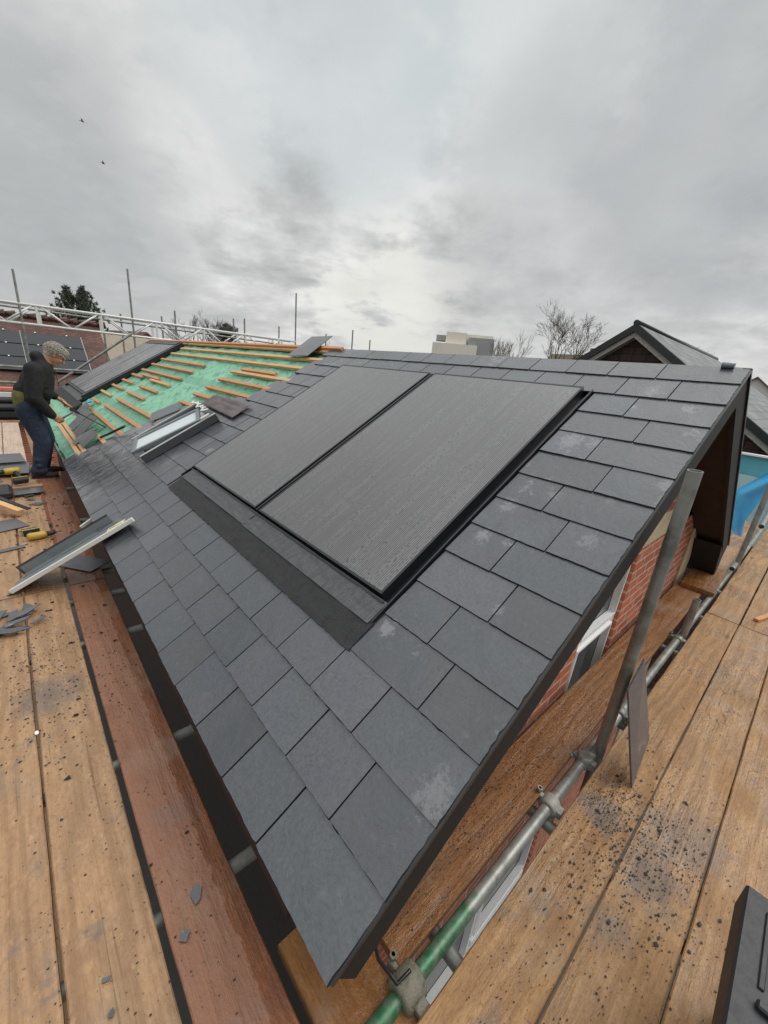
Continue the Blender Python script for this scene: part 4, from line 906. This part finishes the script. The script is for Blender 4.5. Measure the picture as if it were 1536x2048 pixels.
# ------------------------------------------------------------------ tools and clutter on the walkways
# grey flashing channel leaning from walkway up on to the eave
ch = empty('flashing_channel', (-.2, 3.35, Z), 'long grey metal channel propped from walkway onto the eave, sticker on it', 'flashing channel')
A = Vector((-.205, 3.33, Z+.012)); B = Vector((.505, 3.10, -1.165)); tx = (B-A).normalized(); Lc = (B-A).length
CM = frame(A, tx, (0, 0, 1))
q = MB(); q.prism([(-.03, 0, 0), (Lc, 0, 0), (Lc-.07, .14, 0), (Lc-.16, .30, 0), (.05, .30, 0), (-.03, .20, 0)], (0, 0, .004)); q.box((-.0, .30, .0), (Lc-.20, .304, .06)); q.box((-.02, .05, -.002), (.16, .24, .0)); q.box((.1, .09, .004), (Lc-.02, .098, .010)); q.box((.02, .20, .004), (Lc-.14, .206, .010)); obj('tray', q, M['grey_metal'], ch, CM)
q = MB(); q.box((.02, -.022, -.002), (Lc+.02, -.001, .030), ch=.003); obj('front_lip', q, M['alu'], ch, CM)
q = MB(); q.box((-.02, .305, .0), (Lc-.20, .309, .075)); obj('upstand', q, M['dgrey_metal'], ch, CM)
q = MB(); q.box((Lc-.20, .055, .0105), (Lc-.07, .14, .012)); l_ = obj('sticker', q, M['label_paper'], ch, CM)
q = MB(); q.box((Lc-.20, .028, .0105), (Lc-.10, .0545, .012)); obj('sticker_half', q, M['label_white'], l_, CM)
q = MB()
for k in range(12): q.box((Lc-.13+k*.004, .062, .0122), (Lc-.1285+k*.004+.001*(k % 2), .088, .0126))
for k in range(3): q.box((Lc-.19, .10+k*.010, .0122), (Lc-.13-.01*k, .104+k*.010, .0126))
obj('sticker_print', q, M['label_ink'], l_, CM)
q = MB(); A2 = Vector((.36, 4.10, -1.40)); B2 = Vector((.50, 3.98, -1.24)); q.box((0, 0, 0), (.36, .03, .02)); q.box((.0, .031, .001), (.34, .06, .012)); obj('flashing_strip', q, M['alu'], None, frame((.28, 4.0, -1.50), (.50, -.02, .36)), 'narrow white edged flashing strip poking up behind the grey channel', 'flashing strip')
# cordless drills
def drill(loc, rz, label, sc_=1.0, lay=0):
    e_ = empty('cordless_drill', loc, label, 'drill', 'cordless drills'); MM = Matrix.Translation(loc) @ Matrix.Rotation(R(rz), 4, 'Z') @ Matrix.Rotation(R(lay), 4, 'X') @ Matrix.Scale(sc_, 4)
    q = MB(); q.tube([(-.08, 0, .0), (-.07, 0, 0), (.03, 0, 0), (.05, 0, 0)], [.022, .032, .032, .026], 14); obj('body', q, M['yellow'], e_, MM)
    q = MB(); q.tube([(.05, 0, 0), (.10, 0, 0), (.115, 0, 0)], [.024, .020, .010], 12); q.tube([(.115, 0, 0), (.16, 0, 0)], .004, 6); obj('chuck', q, M['rubber'], e_, MM)
    q = MB(); q.tube([(-.03, 0, -.02), (-.045, 0, -.12)], [.020, .017], 10); obj('handle', q, M['rubber'], e_, MM)
    q = MB(); q.box((-.085, -.032, -.175), (.035, .032, -.12), ch=.008); q2 = obj('battery', q, M['rubber'], e_, MM)
    q = MB(); q.box((-.087, -.034, -.135), (.037, .034, -.125), ch=.003); obj('battery_band', q, M['yellow'], e_, MM)
drill((.0, 4.30, Z+.035), 10, 'yellow drill lying beyond the grey channel', 1.0, 86)
drill((-.14, 6.15, Z+.17), 200, 'black and yellow drill with battery lying beside the slate stack', 1.15, 60)
WZ = Matrix.Translation((0, 0, Z))
def wslate(x, y, z, dx, dy, rz, label, group=None, tilt=(0, 0), th=.006):
    q = MB(); q.prism([(-dx/2, -dy/2, 0), (dx/2, -dy/2+.004, 0), (dx/2-.003, dy/2, 0), (-dx/2, dy/2-.003, 0)], (0, 0, th))
    return obj('roof_slate', q, M['slate_loose'], None, Matrix.Translation((x, y, z)) @ Matrix.Rotation(R(rz), 4, 'Z') @ Matrix.Rotation(R(tilt[0]), 4, 'X') @ Matrix.Rotation(R(tilt[1]), 4, 'Y'), label, 'slate', group)
wslate(-.16, 7.30, Z+.07, .32, .55, 4, 'pale grey slate topmost on the stack behind the drill', 'slates stacked on the left walkway')
wslate(-.14, 6.80, Z+.045, .36, .6, -3, 'dark grey slate lying lower on the stack behind the drill', 'slates stacked on the left walkway')
for k in range(3): wslate(-.15+.01*k, 6.85+.06*k, Z+.012+.009*k, .34, .55, 2*k, 'slate at level %s beneath the stack behind the drill' % ('one', 'two', 'three')[k], 'slates stacked on the left walkway')
wslate(-.06, 5.72, Z+.03, .36, .20, 6, 'narrow dark slate lying across the walkway behind the batten end')
wslate(.22, 3.62, Z+.006, .20, .34, 38, 'dark slate piece under the grey channel near the eave', None)
wslate(-.20, 4.75, Z+.006, .22, .28, 20, 'thin dark slate under the end of the orange timber')
wslate(-.20, 4.15, Z+.004, .20, .06, 12, 'slim slate strip at the left edge beyond the channel')
q = MB(); q.box((-.6, -.03, -.025), (0, .03, .025), ch=.002); obj('timber_offcut', q, M['batten_pale'], None, frame((-.10, 4.95, Z+.05), (.50, -.62, -.17)), 'orange sawn timber length leaning in at the left edge', 'timber')
q = MB(); q.box((-.6, -.02, -.004), (.04, .02, .004)); obj('metal_strip', q, M['black'], None, frame((-.06, 5.05, Z+.06), (.50, -.62, -.17)), 'black strip lying against the orange timber', 'metal strip')
q = MB(); q.box((-.2, -.15, 0), (.16, .16, .10), ch=.03); obj('tool_bag', q, M['rubber'], None, Matrix.Translation((-.30, 5.7, Z+.003)), 'black fabric tool bag at the left edge of the walkway', 'tool bag')
q = MB(); q.box((-.16, -.05, 0), (.16, .05, .02), ch=.002); obj('timber_offcut', q, M['board_tan'], None, Matrix.Translation((-.04, 6.0, Z+.003)), 'weathered wood offcut in front of the drill battery', 'timber')
q = MB(); q.box((-.13, -.018, 0), (.13, .018, .022), ch=.002); obj('timber_offcut', q, M['batten'], None, Matrix.Translation((4.42, -.07, Z+.003)) @ Matrix.Rotation(R(-17), 4, 'Z'), 'short bright orange batten offcut on the right walkway', 'timber')
for k in range(2): q = MB(); q.box((-.02, -.25, 0), (.02, .25, .022), ch=.002); obj('timber_offcut', q, M['batten'], None, Matrix.Translation((.27+.05*k, 7.6+.1*k, Z+.01)), 'orange batten end %s the roofer boots' % ('just behind', 'further behind')[k], 'timber')
# slate leaning on the upright
q = MB(); pts = [(1.81, .12, Z+.004), (2.05, .15, Z+.004), (2.00, .262, -1.05), (1.76, .262, -1.13)]
nrm = (Vector(pts[1])-Vector(pts[0])).cross(Vector(pts[3])-Vector(pts[0])).normalized()
pts = [(1.80, .125, Z+.003), (2.02, .150, Z+.12), (1.965, .268, -1.12), (1.80, .262, -1.20)]
q.prism(pts, nrm*.007); obj('roof_slate', q, M['slate_loose'], None, None, 'long pointed slate leaning against the upright tube', 'slate')
# black case
cs = empty('tool_case', (1.0, -.45, Z), 'black plastic tool case standing at the bottom right corner', 'tool case')
CS = Matrix.Translation((1.31, -.235, Z)) @ Matrix.Rotation(R(181), 4, 'Z')
q = MB(); q.prism([(.06, .055, .0), (.75, .055, .0), (.75, .42, .0), (.06, .42, 0)], (0, 0, .30)); obj('body', q, M['rubber'], cs, CS)
q = MB(); q.box((-.02, -.015, .305), (.78, .44, .40), ch=.006); lid = obj('lid', q, M['rubber'], cs, CS)
q = MB()
for k in range(2): q.box((.03+.0*k, .03+.035*k, .399), (.24, .042+.035*k, .406), ch=.002)
for k in range(4): q.box((.03+.05*k, .12, .399), (.045+.05*k, .38, .406), ch=.002)
q.box((.27, .03, .399), (.29, .40, .415), ch=.004); obj('rib', q, M['rubber'], lid, CS)
q = MB(); q.tube([(.33, .16, .40), (.34, .16, .44), (.55, .16, .44), (.56, .16, .40)], .014, 10); obj('handle', q, M['rubber'], cs, CS)
# shards
def shard(x, y, s_, label, z=Z+.003, group='broken slate shards on the walkways', ar=1.8, rz=None):
    n = random.choice((4, 5)); a0 = rnd()*6; pts = []
    for i in range(n): a = a0+2*math.pi*i/n+random.uniform(-.3, .3); pts.append((s_*ar*math.cos(a)*random.uniform(.7, 1), s_*math.sin(a)*random.uniform(.6, 1), 0))
    q = MB(); q.prism(pts, (0, 0, random.uniform(.003, .005)))
    obj('slate_shard', q, M['slate_loose'], None, Matrix.Translation((x, y, z)) @ Matrix.Rotation(R(rz if rz is not None else rnd()*360), 4, 'Z') @ Matrix.Rotation(random.uniform(-.06, .06), 4, 'X'), label, 'slate shard', group)
shard(.2, .91, .022, 'pointed slate shard, upper of two on the reddish board', ar=1.5, rz=70); shard(.14, .83, .018, 'rounded slate flake, lower of two on the reddish board', ar=1.5, rz=60)
shard(-.05, .87, .009, 'small slate chip on the tan board near the bottom'); shard(-.05, .79, .010, 'round slate chip at the very bottom of the tan board', ar=1.1)
for k in range(13): shard(-.165+random.uniform(-.10, .10), 2.95+random.uniform(-.14, .12), random.uniform(.02, .04), 'thin grey shard in the scatter of slate shards on the left walkway', z=Z+.004+.003*k, ar=2.6)
for k in range(5): shard(-.02+random.uniform(-.05, .1), 5.3+random.uniform(-.2, .4), random.uniform(.03, .06), 'slate fragment among broken pieces beyond the timber end', z=Z+.004+.003*k, group='slate fragments beyond the timber end')
sp = MB(); sp.ell((0, 0, 0), (.008, .012, .006)); obj('putty_blob', sp, M['white'], None, Matrix.Translation((-.142, 1.93, Z+.006)), 'tiny white blob stuck on the gap between two boards', 'blob')
# loose chips, uncountable
cp = MB(); rs = random.Random(5)
def chips(n, cx, cy, sx_, sy_, lo, hi):
    for _ in range(n):
        x, y = rs.gauss(cx, sx_), rs.gauss(cy, sy_)
        if not ((-.58 < x < .29 and -.4 < y < 7) or (.55 < x < 7 and -.6 < y < .25) or (.63 < x < 4.4 and .39 < y < .57)): continue
        if .35 < x < .54 and y < .26: continue
        s_ = rs.uniform(lo, hi)*rs.choice((.5, .7, 1, 1)); a = rs.uniform(0, 6.28); n_ = rs.choice((3, 4)); el = rs.uniform(.35, 1)
        z = Z-.0095 if .39 < y < .57 and x > .6 else Z+.001; tl = rs.uniform(-.3, .3)*s_
        b0 = [(x+s_*math.cos(a+i*6.283/n_), y+s_*el*math.sin(a+i*6.283/n_), z+rs.uniform(0, s_*.35)) for i in range(n_)]
        cp.at = rs.random(); cp.prism(b0, (0, 0, s_*.35))
chips(1100, 1.60, .14, .15, .08, .0010, .004); chips(1000, 1.50, -.03, .22, .10, .0010, .0045); chips(260, 1.55, .03, .3, .14, .003, .009); chips(450, 1.0, .1, .35, .12, .001, .004)
chips(700, 1.9, .48, .6, .06, .001, .004); chips(500, 1.1, .48, .3, .06, .001, .004); chips(350, 2.4, -.05, .8, .2, .0015, .004); chips(350, -.05, 1.6, .22, 1.0, .0012, .004); chips(900, -.1, 2.3, .2, .4, .0015, .006); chips(500, .0, 4.8, .25, 1.2, .003, .014); chips(250, .1, .9, .2, .3, .0015, .0045)
obj('slate_chips', cp, M['slate_edge'], None, None, 'fine slate chips strewn over the boards', 'slate chips', None, 'stuff')
nd = MB(); 
for k in range(45):
    x, y = rs.gauss(3.0, .22), rs.gauss(-.06, .09); a = rs.gauss(.2, .5); nd.tube([(x, y, Z+.003), (x+.05*math.cos(a), y+.05*math.sin(a), Z+.004)], .0008, 3)
obj('pine_needles', nd, M['bark'], None, None, 'dry pine needles and splinters on the right walkway', 'needles', None, 'stuff')
# hammer on the underlay
hm = empty('slate_hammer', W(5.5, .3, 0), 'dark slate hammer lying on the green underlay above the slated edge', 'hammer')
q = MB(); q.tube([PT(5.75, .12, .02), PT(5.45, .33, .07)], [.012, .015], 8); obj('handle', q, M['rubber'], hm, RM)
q = MB(); q.tube([PT(5.70, .20, .02), PT(5.76, .12, .02), PT(5.84, .06, .01)], [.006, .014, .012], 8); obj('head', q, M['tool_steel'], hm, RM)
q = MB(); q.grid(lambda a, b_: PT(8.15+.25*a, .24+.12*b_, .02+.02*math.sin(a*5+b_*3)), 6, 4); o = obj('plastic_packet', q, simple('light_blue_plastic', (.12, .45, .75), .3), None, RM, 'light blue plastic packet by the far array corner', 'packet')

# ------------------------------------------------------------------ birds
for (x, y, l_) in ((165, 243, 'tiny dark bird, the higher of two in the cloudy sky'), (207, 327, 'tiny dark bird with raised wings, the lower of two')):
    p_ = Vector(dirp(x, y, 60)); q = MB(); q.smooth = True; q.ell(p_, (.16, .06, .05), None, 8, 6)
    q.prism([p_+Vector((.05, .02, 0)), p_+Vector((-.08, .02, 0)), p_+Vector((-.16, .28, .12)), p_+Vector((-.02, .20, .10))], (0, 0, .012)); q.prism([p_+Vector((.05, -.02, 0)), p_+Vector((-.02, -.20, .10)), p_+Vector((-.16, -.28, .12)), p_+Vector((-.08, -.02, 0))], (0, 0, .012))
    q.prism([p_+Vector((-.13, .02, 0)), p_+Vector((-.13, -.02, 0)), p_+Vector((-.27, -.05, 0)), p_+Vector((-.27, .05, 0))], (0, 0, .01)); obj('bird', q, M['rubber'], None, None, l_, 'bird')

# ------------------------------------------------------------------ the roofer
man = empty('person', (.16, 6.5, Z), 'grey haired roofer in black fleece and jeans bending over a slate cutter', 'person')
def cap(mb, a, b_, ra, rb, seg=14, k=(1, 1), rings=5):
    """tapered round-ended limb, k squashes across (side, other)"""
    a, b_ = Vector(a), Vector(b_); t = (b_-a); L = t.length or 1e-6; t = t/L
    s1 = Vector((0, 1, 0)); s1 = (s1-t*s1.dot(t)).normalized(); s2 = t.cross(s1); vs = []; prof = []
    for i in range(rings): th = math.pi/2*(1-i/(rings-1)) if False else math.pi/2*i/(rings-1); prof.append((-ra*math.cos(th), ra*math.sin(th)))
    for i in range(rings): th = math.pi/2*i/(rings-1); prof.append((L+rb*math.sin(th), rb*math.cos(th)))
    for (x, r_) in prof:
        for j in range(seg): q = 2*math.pi*j/seg; vs.append(a+t*x+(s1*math.cos(q)*k[0]+s2*math.sin(q)*k[1])*max(r_, 1e-4))
    n = len(prof); mb.add(vs, [(i*seg+j, i*seg+(j+1) % seg, (i+1)*seg+(j+1) % seg, (i+1)*seg+j) for i in range(n-1) for j in range(seg)] + [tuple(range(seg))[::-1], tuple((n-1)*seg+j for j in range(seg))])
def remesh(o, vox, it=6, fac=.5):
    m_ = o.modifiers.new('remesh', 'REMESH'); m_.mode = 'VOXEL'; m_.voxel_size = vox; m_.use_smooth_shade = True
    s_ = o.modifiers.new('smooth', 'SMOOTH'); s_.iterations = it; s_.factor = fac; return o
YN, YF = 6.36, 6.72      # near and far side of the body
HC = Vector((.478, 6.54, -.185))   # head centre
hd = (Vector((.78, 0, -.62))).normalized(); hu = Vector((.62, 0, .78)).normalized()   # facing and crown axes
hs = Vector((0, 1, 0))
def H(f, u, s=0): return HC+hd*f+hu*u+hs*s
b = MB()
HM = Matrix((hd, hs, hu)).transposed()
b.ell(H(-.012, .022), (.098, .075, .085), HM, 18, 12); b.ell(H(.02, -.035), (.068, .060, .075), HM, 16, 10)
cap(b, H(.045, -.095), H(.035, -.10), .030, .028, k=(1.2, 1)); b.ell(H(.062, -.098), (.020, .028, .018), HM)      # jaw, chin
cap(b, H(.092, .005), H(.110, -.030), .009, .014, 8); b.ell(H(.103, -.034), (.014, .018, .010), HM, 8, 6)        # nose
b.ell(H(.086, .022), (.014, .052, .010), HM, 12, 6); b.ell(H(.078, -.066), (.014, .026, .007), HM, 10, 6); b.ell(H(.076, -.080), (.013, .022, .007), HM, 10, 6)  # brow, lips
for s_ in (-1, 1): b.ell(H(.072, -.028, s_*.036), (.018, .020, .022), HM, 8, 6); b.ell(H(-.010, -.012, s_*.076), (.018, .009, .030), HM, 10, 8)   # cheeks, ears
cap(b, H(-.04, -.07), (.345, 6.54, -.33), .056, .062)
cap(b, (.33, 6.54, -.36), (.14, 6.54, -.78), .12, .13, k=(1.25, .8)); cap(b, (.28, YN, -.36), (.21, YN-.03, -.70), .045, .04); cap(b, (.21, YN-.03, -.70), (.345, YN+.02, -.895), .038, .028)
cap(b, (.30, YF, -.36), (.30, YF+.02, -.62), .045, .04); cap(b, (.30, YF+.02, -.62), (.43, YF-.06, -.695), .036, .027)
cap(b, (.15, 6.47, -.84), (.21, 6.42, -1.22), .07, .05); cap(b, (.21, 6.42, -1.22), (.12, 6.40, -1.56), .045, .035); cap(b, (.17, 6.61, -.84), (.27, 6.66, -1.22), .07, .05); cap(b, (.27, 6.66, -1.22), (.19, 6.70, -1.56), .045, .035)
def hand(wr, dv, pal, curl, thumb_side, s_=1.0):
    """wr wrist, dv direction to the knuckles, pal palm normal (fingers curl towards it)"""
    wr, dv, pal = Vector(wr), Vector(dv).normalized(), Vector(pal).normalized(); sd = dv.cross(pal).normalized()*thumb_side
    cap(b, wr, wr+dv*.03, .024, .026, 10); kn = wr+dv*.085*s_
    for i, (ln, o_) in enumerate(((.072, .033), (.080, .011), (.075, -.011), (.060, -.031))):
        root = kn+sd*o_-dv*.006*abs(i-1); cap(b, wr+dv*.02+sd*o_*.6, root, .015, .0115, 8)
        p_ = root; d_ = dv.copy()
        for k, fr_ in enumerate((.45, .32, .23)):
            ang = curl*(1+.08*i)*(.9 if k == 0 else 1.1); d_ = (d_*math.cos(ang)+pal*math.sin(ang)*(1 if k < 3 else 1)).normalized()
            nx = p_+d_*ln*fr_; cap(b, p_, nx, .0095-.0008*k, .0088-.001*k, 8); p_ = nx
            pal = pal if k else pal
    tr_ = wr+dv*.03+sd*.028; t1_ = tr_+(dv*.6+sd*.6+pal*.5).normalized()*.035; t2_ = t1_+(dv*.7+pal*.7-sd*.1).normalized()*.030; cap(b, tr_, t1_, .014, .011, 8); cap(b, t1_, t2_, .0105, .009, 8)
hand((.345, YN+.02, -.895), (.75, .1, -.55), (.0, .9, -.2), .75, 1); hand((.43, YF-.06, -.695), (.75, -.15, -.62), (-.2, -.5, -.8), .45, -1)
remesh(obj('body', b, M['skin'], man), .0062, 3)
# eyes half closed: dark lids, brows
q = MB()
for s_ in (-1, 1): q.ell(H(.083, .002, s_*.031), (.006, .013, .0045), HM, 8, 6)
obj('eyes', q, M['shoe'], man)
q = MB()
for s_ in (-1, 1): q.ell(H(.094, .020, s_*.031), (.006, .018, .005), HM, 8, 6)
obj('eyebrows', q, M['hair'], man)
# hair: cap and short curls
q = MB(); q.ell(H(-.028, .040), (.098, .080, .078), HM, 18, 12); q.ell(H(-.055, -.005), (.060, .074, .075), HM, 14, 10); q.ell(H(.045, .070), (.048, .066, .034), HM, 12, 8)
rs = random.Random(2)
for k in range(2600):
    th = rs.uniform(0, 6.283); ph_ = math.acos(rs.uniform(-.55, 1)); l_ = Vector((math.sin(ph_)*math.cos(th), math.sin(ph_)*math.sin(th), math.cos(ph_)))
    if l_.x > .72 and l_.z < .45: continue
    if l_.x > .15 and l_.z < -.05: continue
    if l_.z < -.2 and l_.x > -.3: continue
    p0 = H(-.024+l_.x*.094, .036+l_.z*.080, l_.y*.080); nrm = (hd*l_.x+hs*l_.y+hu*l_.z); tg = Vector((rs.gauss(0, 1), rs.gauss(0, 1), rs.gauss(0, 1)))*.6
    p0 = p0+(hd*.03+hu*.006)*max(0, l_.x)*max(0, l_.z+.2); p1 = p0+(nrm+tg*.5+hd*.25).normalized()*.016; p2 = p1+(nrm*.3+tg+hd*.4).normalized()*.015; q.tube([p0, p1, p2], [.0042, .0035, .001], 4, cap=False)
obj('hair', q, M['hair'], man)
# fleece
j = MB()
cap(j, (.315, 6.54, -.37), (.245, 6.54, -.52), .135, .165, k=(1.35, .85)); cap(j, (.245, 6.54, -.50), (.17, 6.54, -.70), .165, .155, k=(1.22, .88)); cap(j, (.36, 6.54, -.45), (.30, 6.54, -.62), .09, .12, k=(1.3, .9))
cap(j, (.29, YN+.03, -.345), (.29, YF-.03, -.345), .095, .095); cap(j, (.24, YN+.02, -.37), (.20, YN-.03, -.68), .095, .078); cap(j, (.20, YN-.03, -.68), (.335, YN+.015, -.875), .082, .052)
cap(j, (.28, YF-.02, -.36), (.30, YF+.02, -.62), .09, .075); cap(j, (.30, YF+.02, -.62), (.41, YF-.05, -.68), .075, .05)
cap(j, (.335, 6.46, -.255), (.335, 6.62, -.255), .055, .055); cap(j, (.30, 6.54, -.22), (.37, 6.54, -.34), .07, .075, k=(1.25, 1)); cap(j, (.38, 6.54, -.30), (.40, 6.54, -.36), .055, .05, k=(1.2, .8)); cap(j, (.285, 6.50, -.205), (.29, 6.58, -.205), .045, .045)
cap(j, (.13, 6.54, -.60), (.12, 6.54, -.665), .10, .10, k=(1.5, 1)); cap(j, (.27, 6.54, -.66), (.30, 6.54, -.72), .10, .07, k=(1.4, .8))
jo = remesh(obj('jacket', j, M['fleece'], man), .011, 4)
q = MB(); q.tube([(.452, 6.50, -.36), (.455, 6.49, -.46), (.46, 6.49, -.56)], .0035, 6); q.tube([(.45, 6.58, -.36), (.465, 6.58, -.50)], .0035, 6); obj('drawcord', q, M['rubber'], man)
q = MB(); cap(q, (.125, 6.54, -.68), (.115, 6.54, -.77), .135, .125, k=(1.28, .9)); remesh(obj('shirt', q, M['olive'], man), .012, 3)
t = MB()
cap(t, (.155, 6.46, -.80), (.16, 6.62, -.80), .128, .128); cap(t, (.13, 6.47, -.84), (.205, 6.42, -1.20), .125, .088); cap(t, (.205, 6.42, -1.20), (.125, 6.40, -1.55), .088, .068)
cap(t, (.17, 6.61, -.84), (.265, 6.66, -1.20), .12, .085); cap(t, (.265, 6.66, -1.20), (.19, 6.70, -1.55), .085, .066); cap(t, (.11, 6.40, -1.555), (.14, 6.40, -1.56), .072, .072); cap(t, (.115, 6.52, -.86), (.12, 6.56, -.88), .11, .11)
cap(t, (.19, 6.38, -1.30), (.22, 6.38, -1.34), .03, .02); cap(t, (.12, 6.35, -1.42), (.18, 6.36, -1.45), .03, .02); cap(t, (.13, 6.34, -1.49), (.16, 6.36, -1.51), .03, .02)
remesh(obj('trousers', t, M['denim'], man), .010, 3)
for (x, y) in ((.10, 6.40), (.18, 6.70)):
    q = MB(); cap(q, (x-.01, y, Z+.055), (x+.0, y, Z+.10), .048, .045); cap(q, (x-.02, y, Z+.040), (x+.13, y-.012, Z+.036), .042, .040, k=(1.05, .85)); cap(q, (x+.11, y-.012, Z+.036), (x+.17, y-.02, Z+.034), .042, .032, k=(1.1, .8))
    o = remesh(obj('shoe', q, M['shoe'], man), .007, 3)
    q = MB(); q.prism([(x-.065, y-.035, Z+.001), (x+.08, y-.052, Z+.001), (x+.19, y-.045, Z+.001), (x+.21, y-.01, Z+.001), (x+.19, y+.025, Z+.001), (x+.08, y+.035, Z+.001), (x-.065, y+.035, Z+.001)], (0, 0, .018)); obj('sole', q, M['rubber'], o)
# slate cutter held in both hands
ct = empty('slate_cutter', (.5, 6.5, -.8), 'long slate cutter with wooden handle held by the roofer over the heap', 'slate cutter')
q = MB(); q.tube([(.44, 6.62, -.70), (.56, 6.58, -.81)], [.014, .012], 10); obj('handle', q, M['batten_pale'], ct)
q = MB(); q.tube([(.38, 6.42, -.94), (.44, 6.42, -.92), (.56, 6.50, -.86)], [.012, .012, .006], 8); obj('grip', q, M['tool_steel'], ct)
q = MB(); q.prism([(.55, 6.56, -.80), (.63, 6.55, -.865), (.625, 6.55, -.895), (.53, 6.56, -.84)], (0, .02, 0)); q.tube([(.62, 6.55, -.875), (.90, 6.45, -1.06)], .007, 6); obj('blade', q, M['tool_steel'], ct)
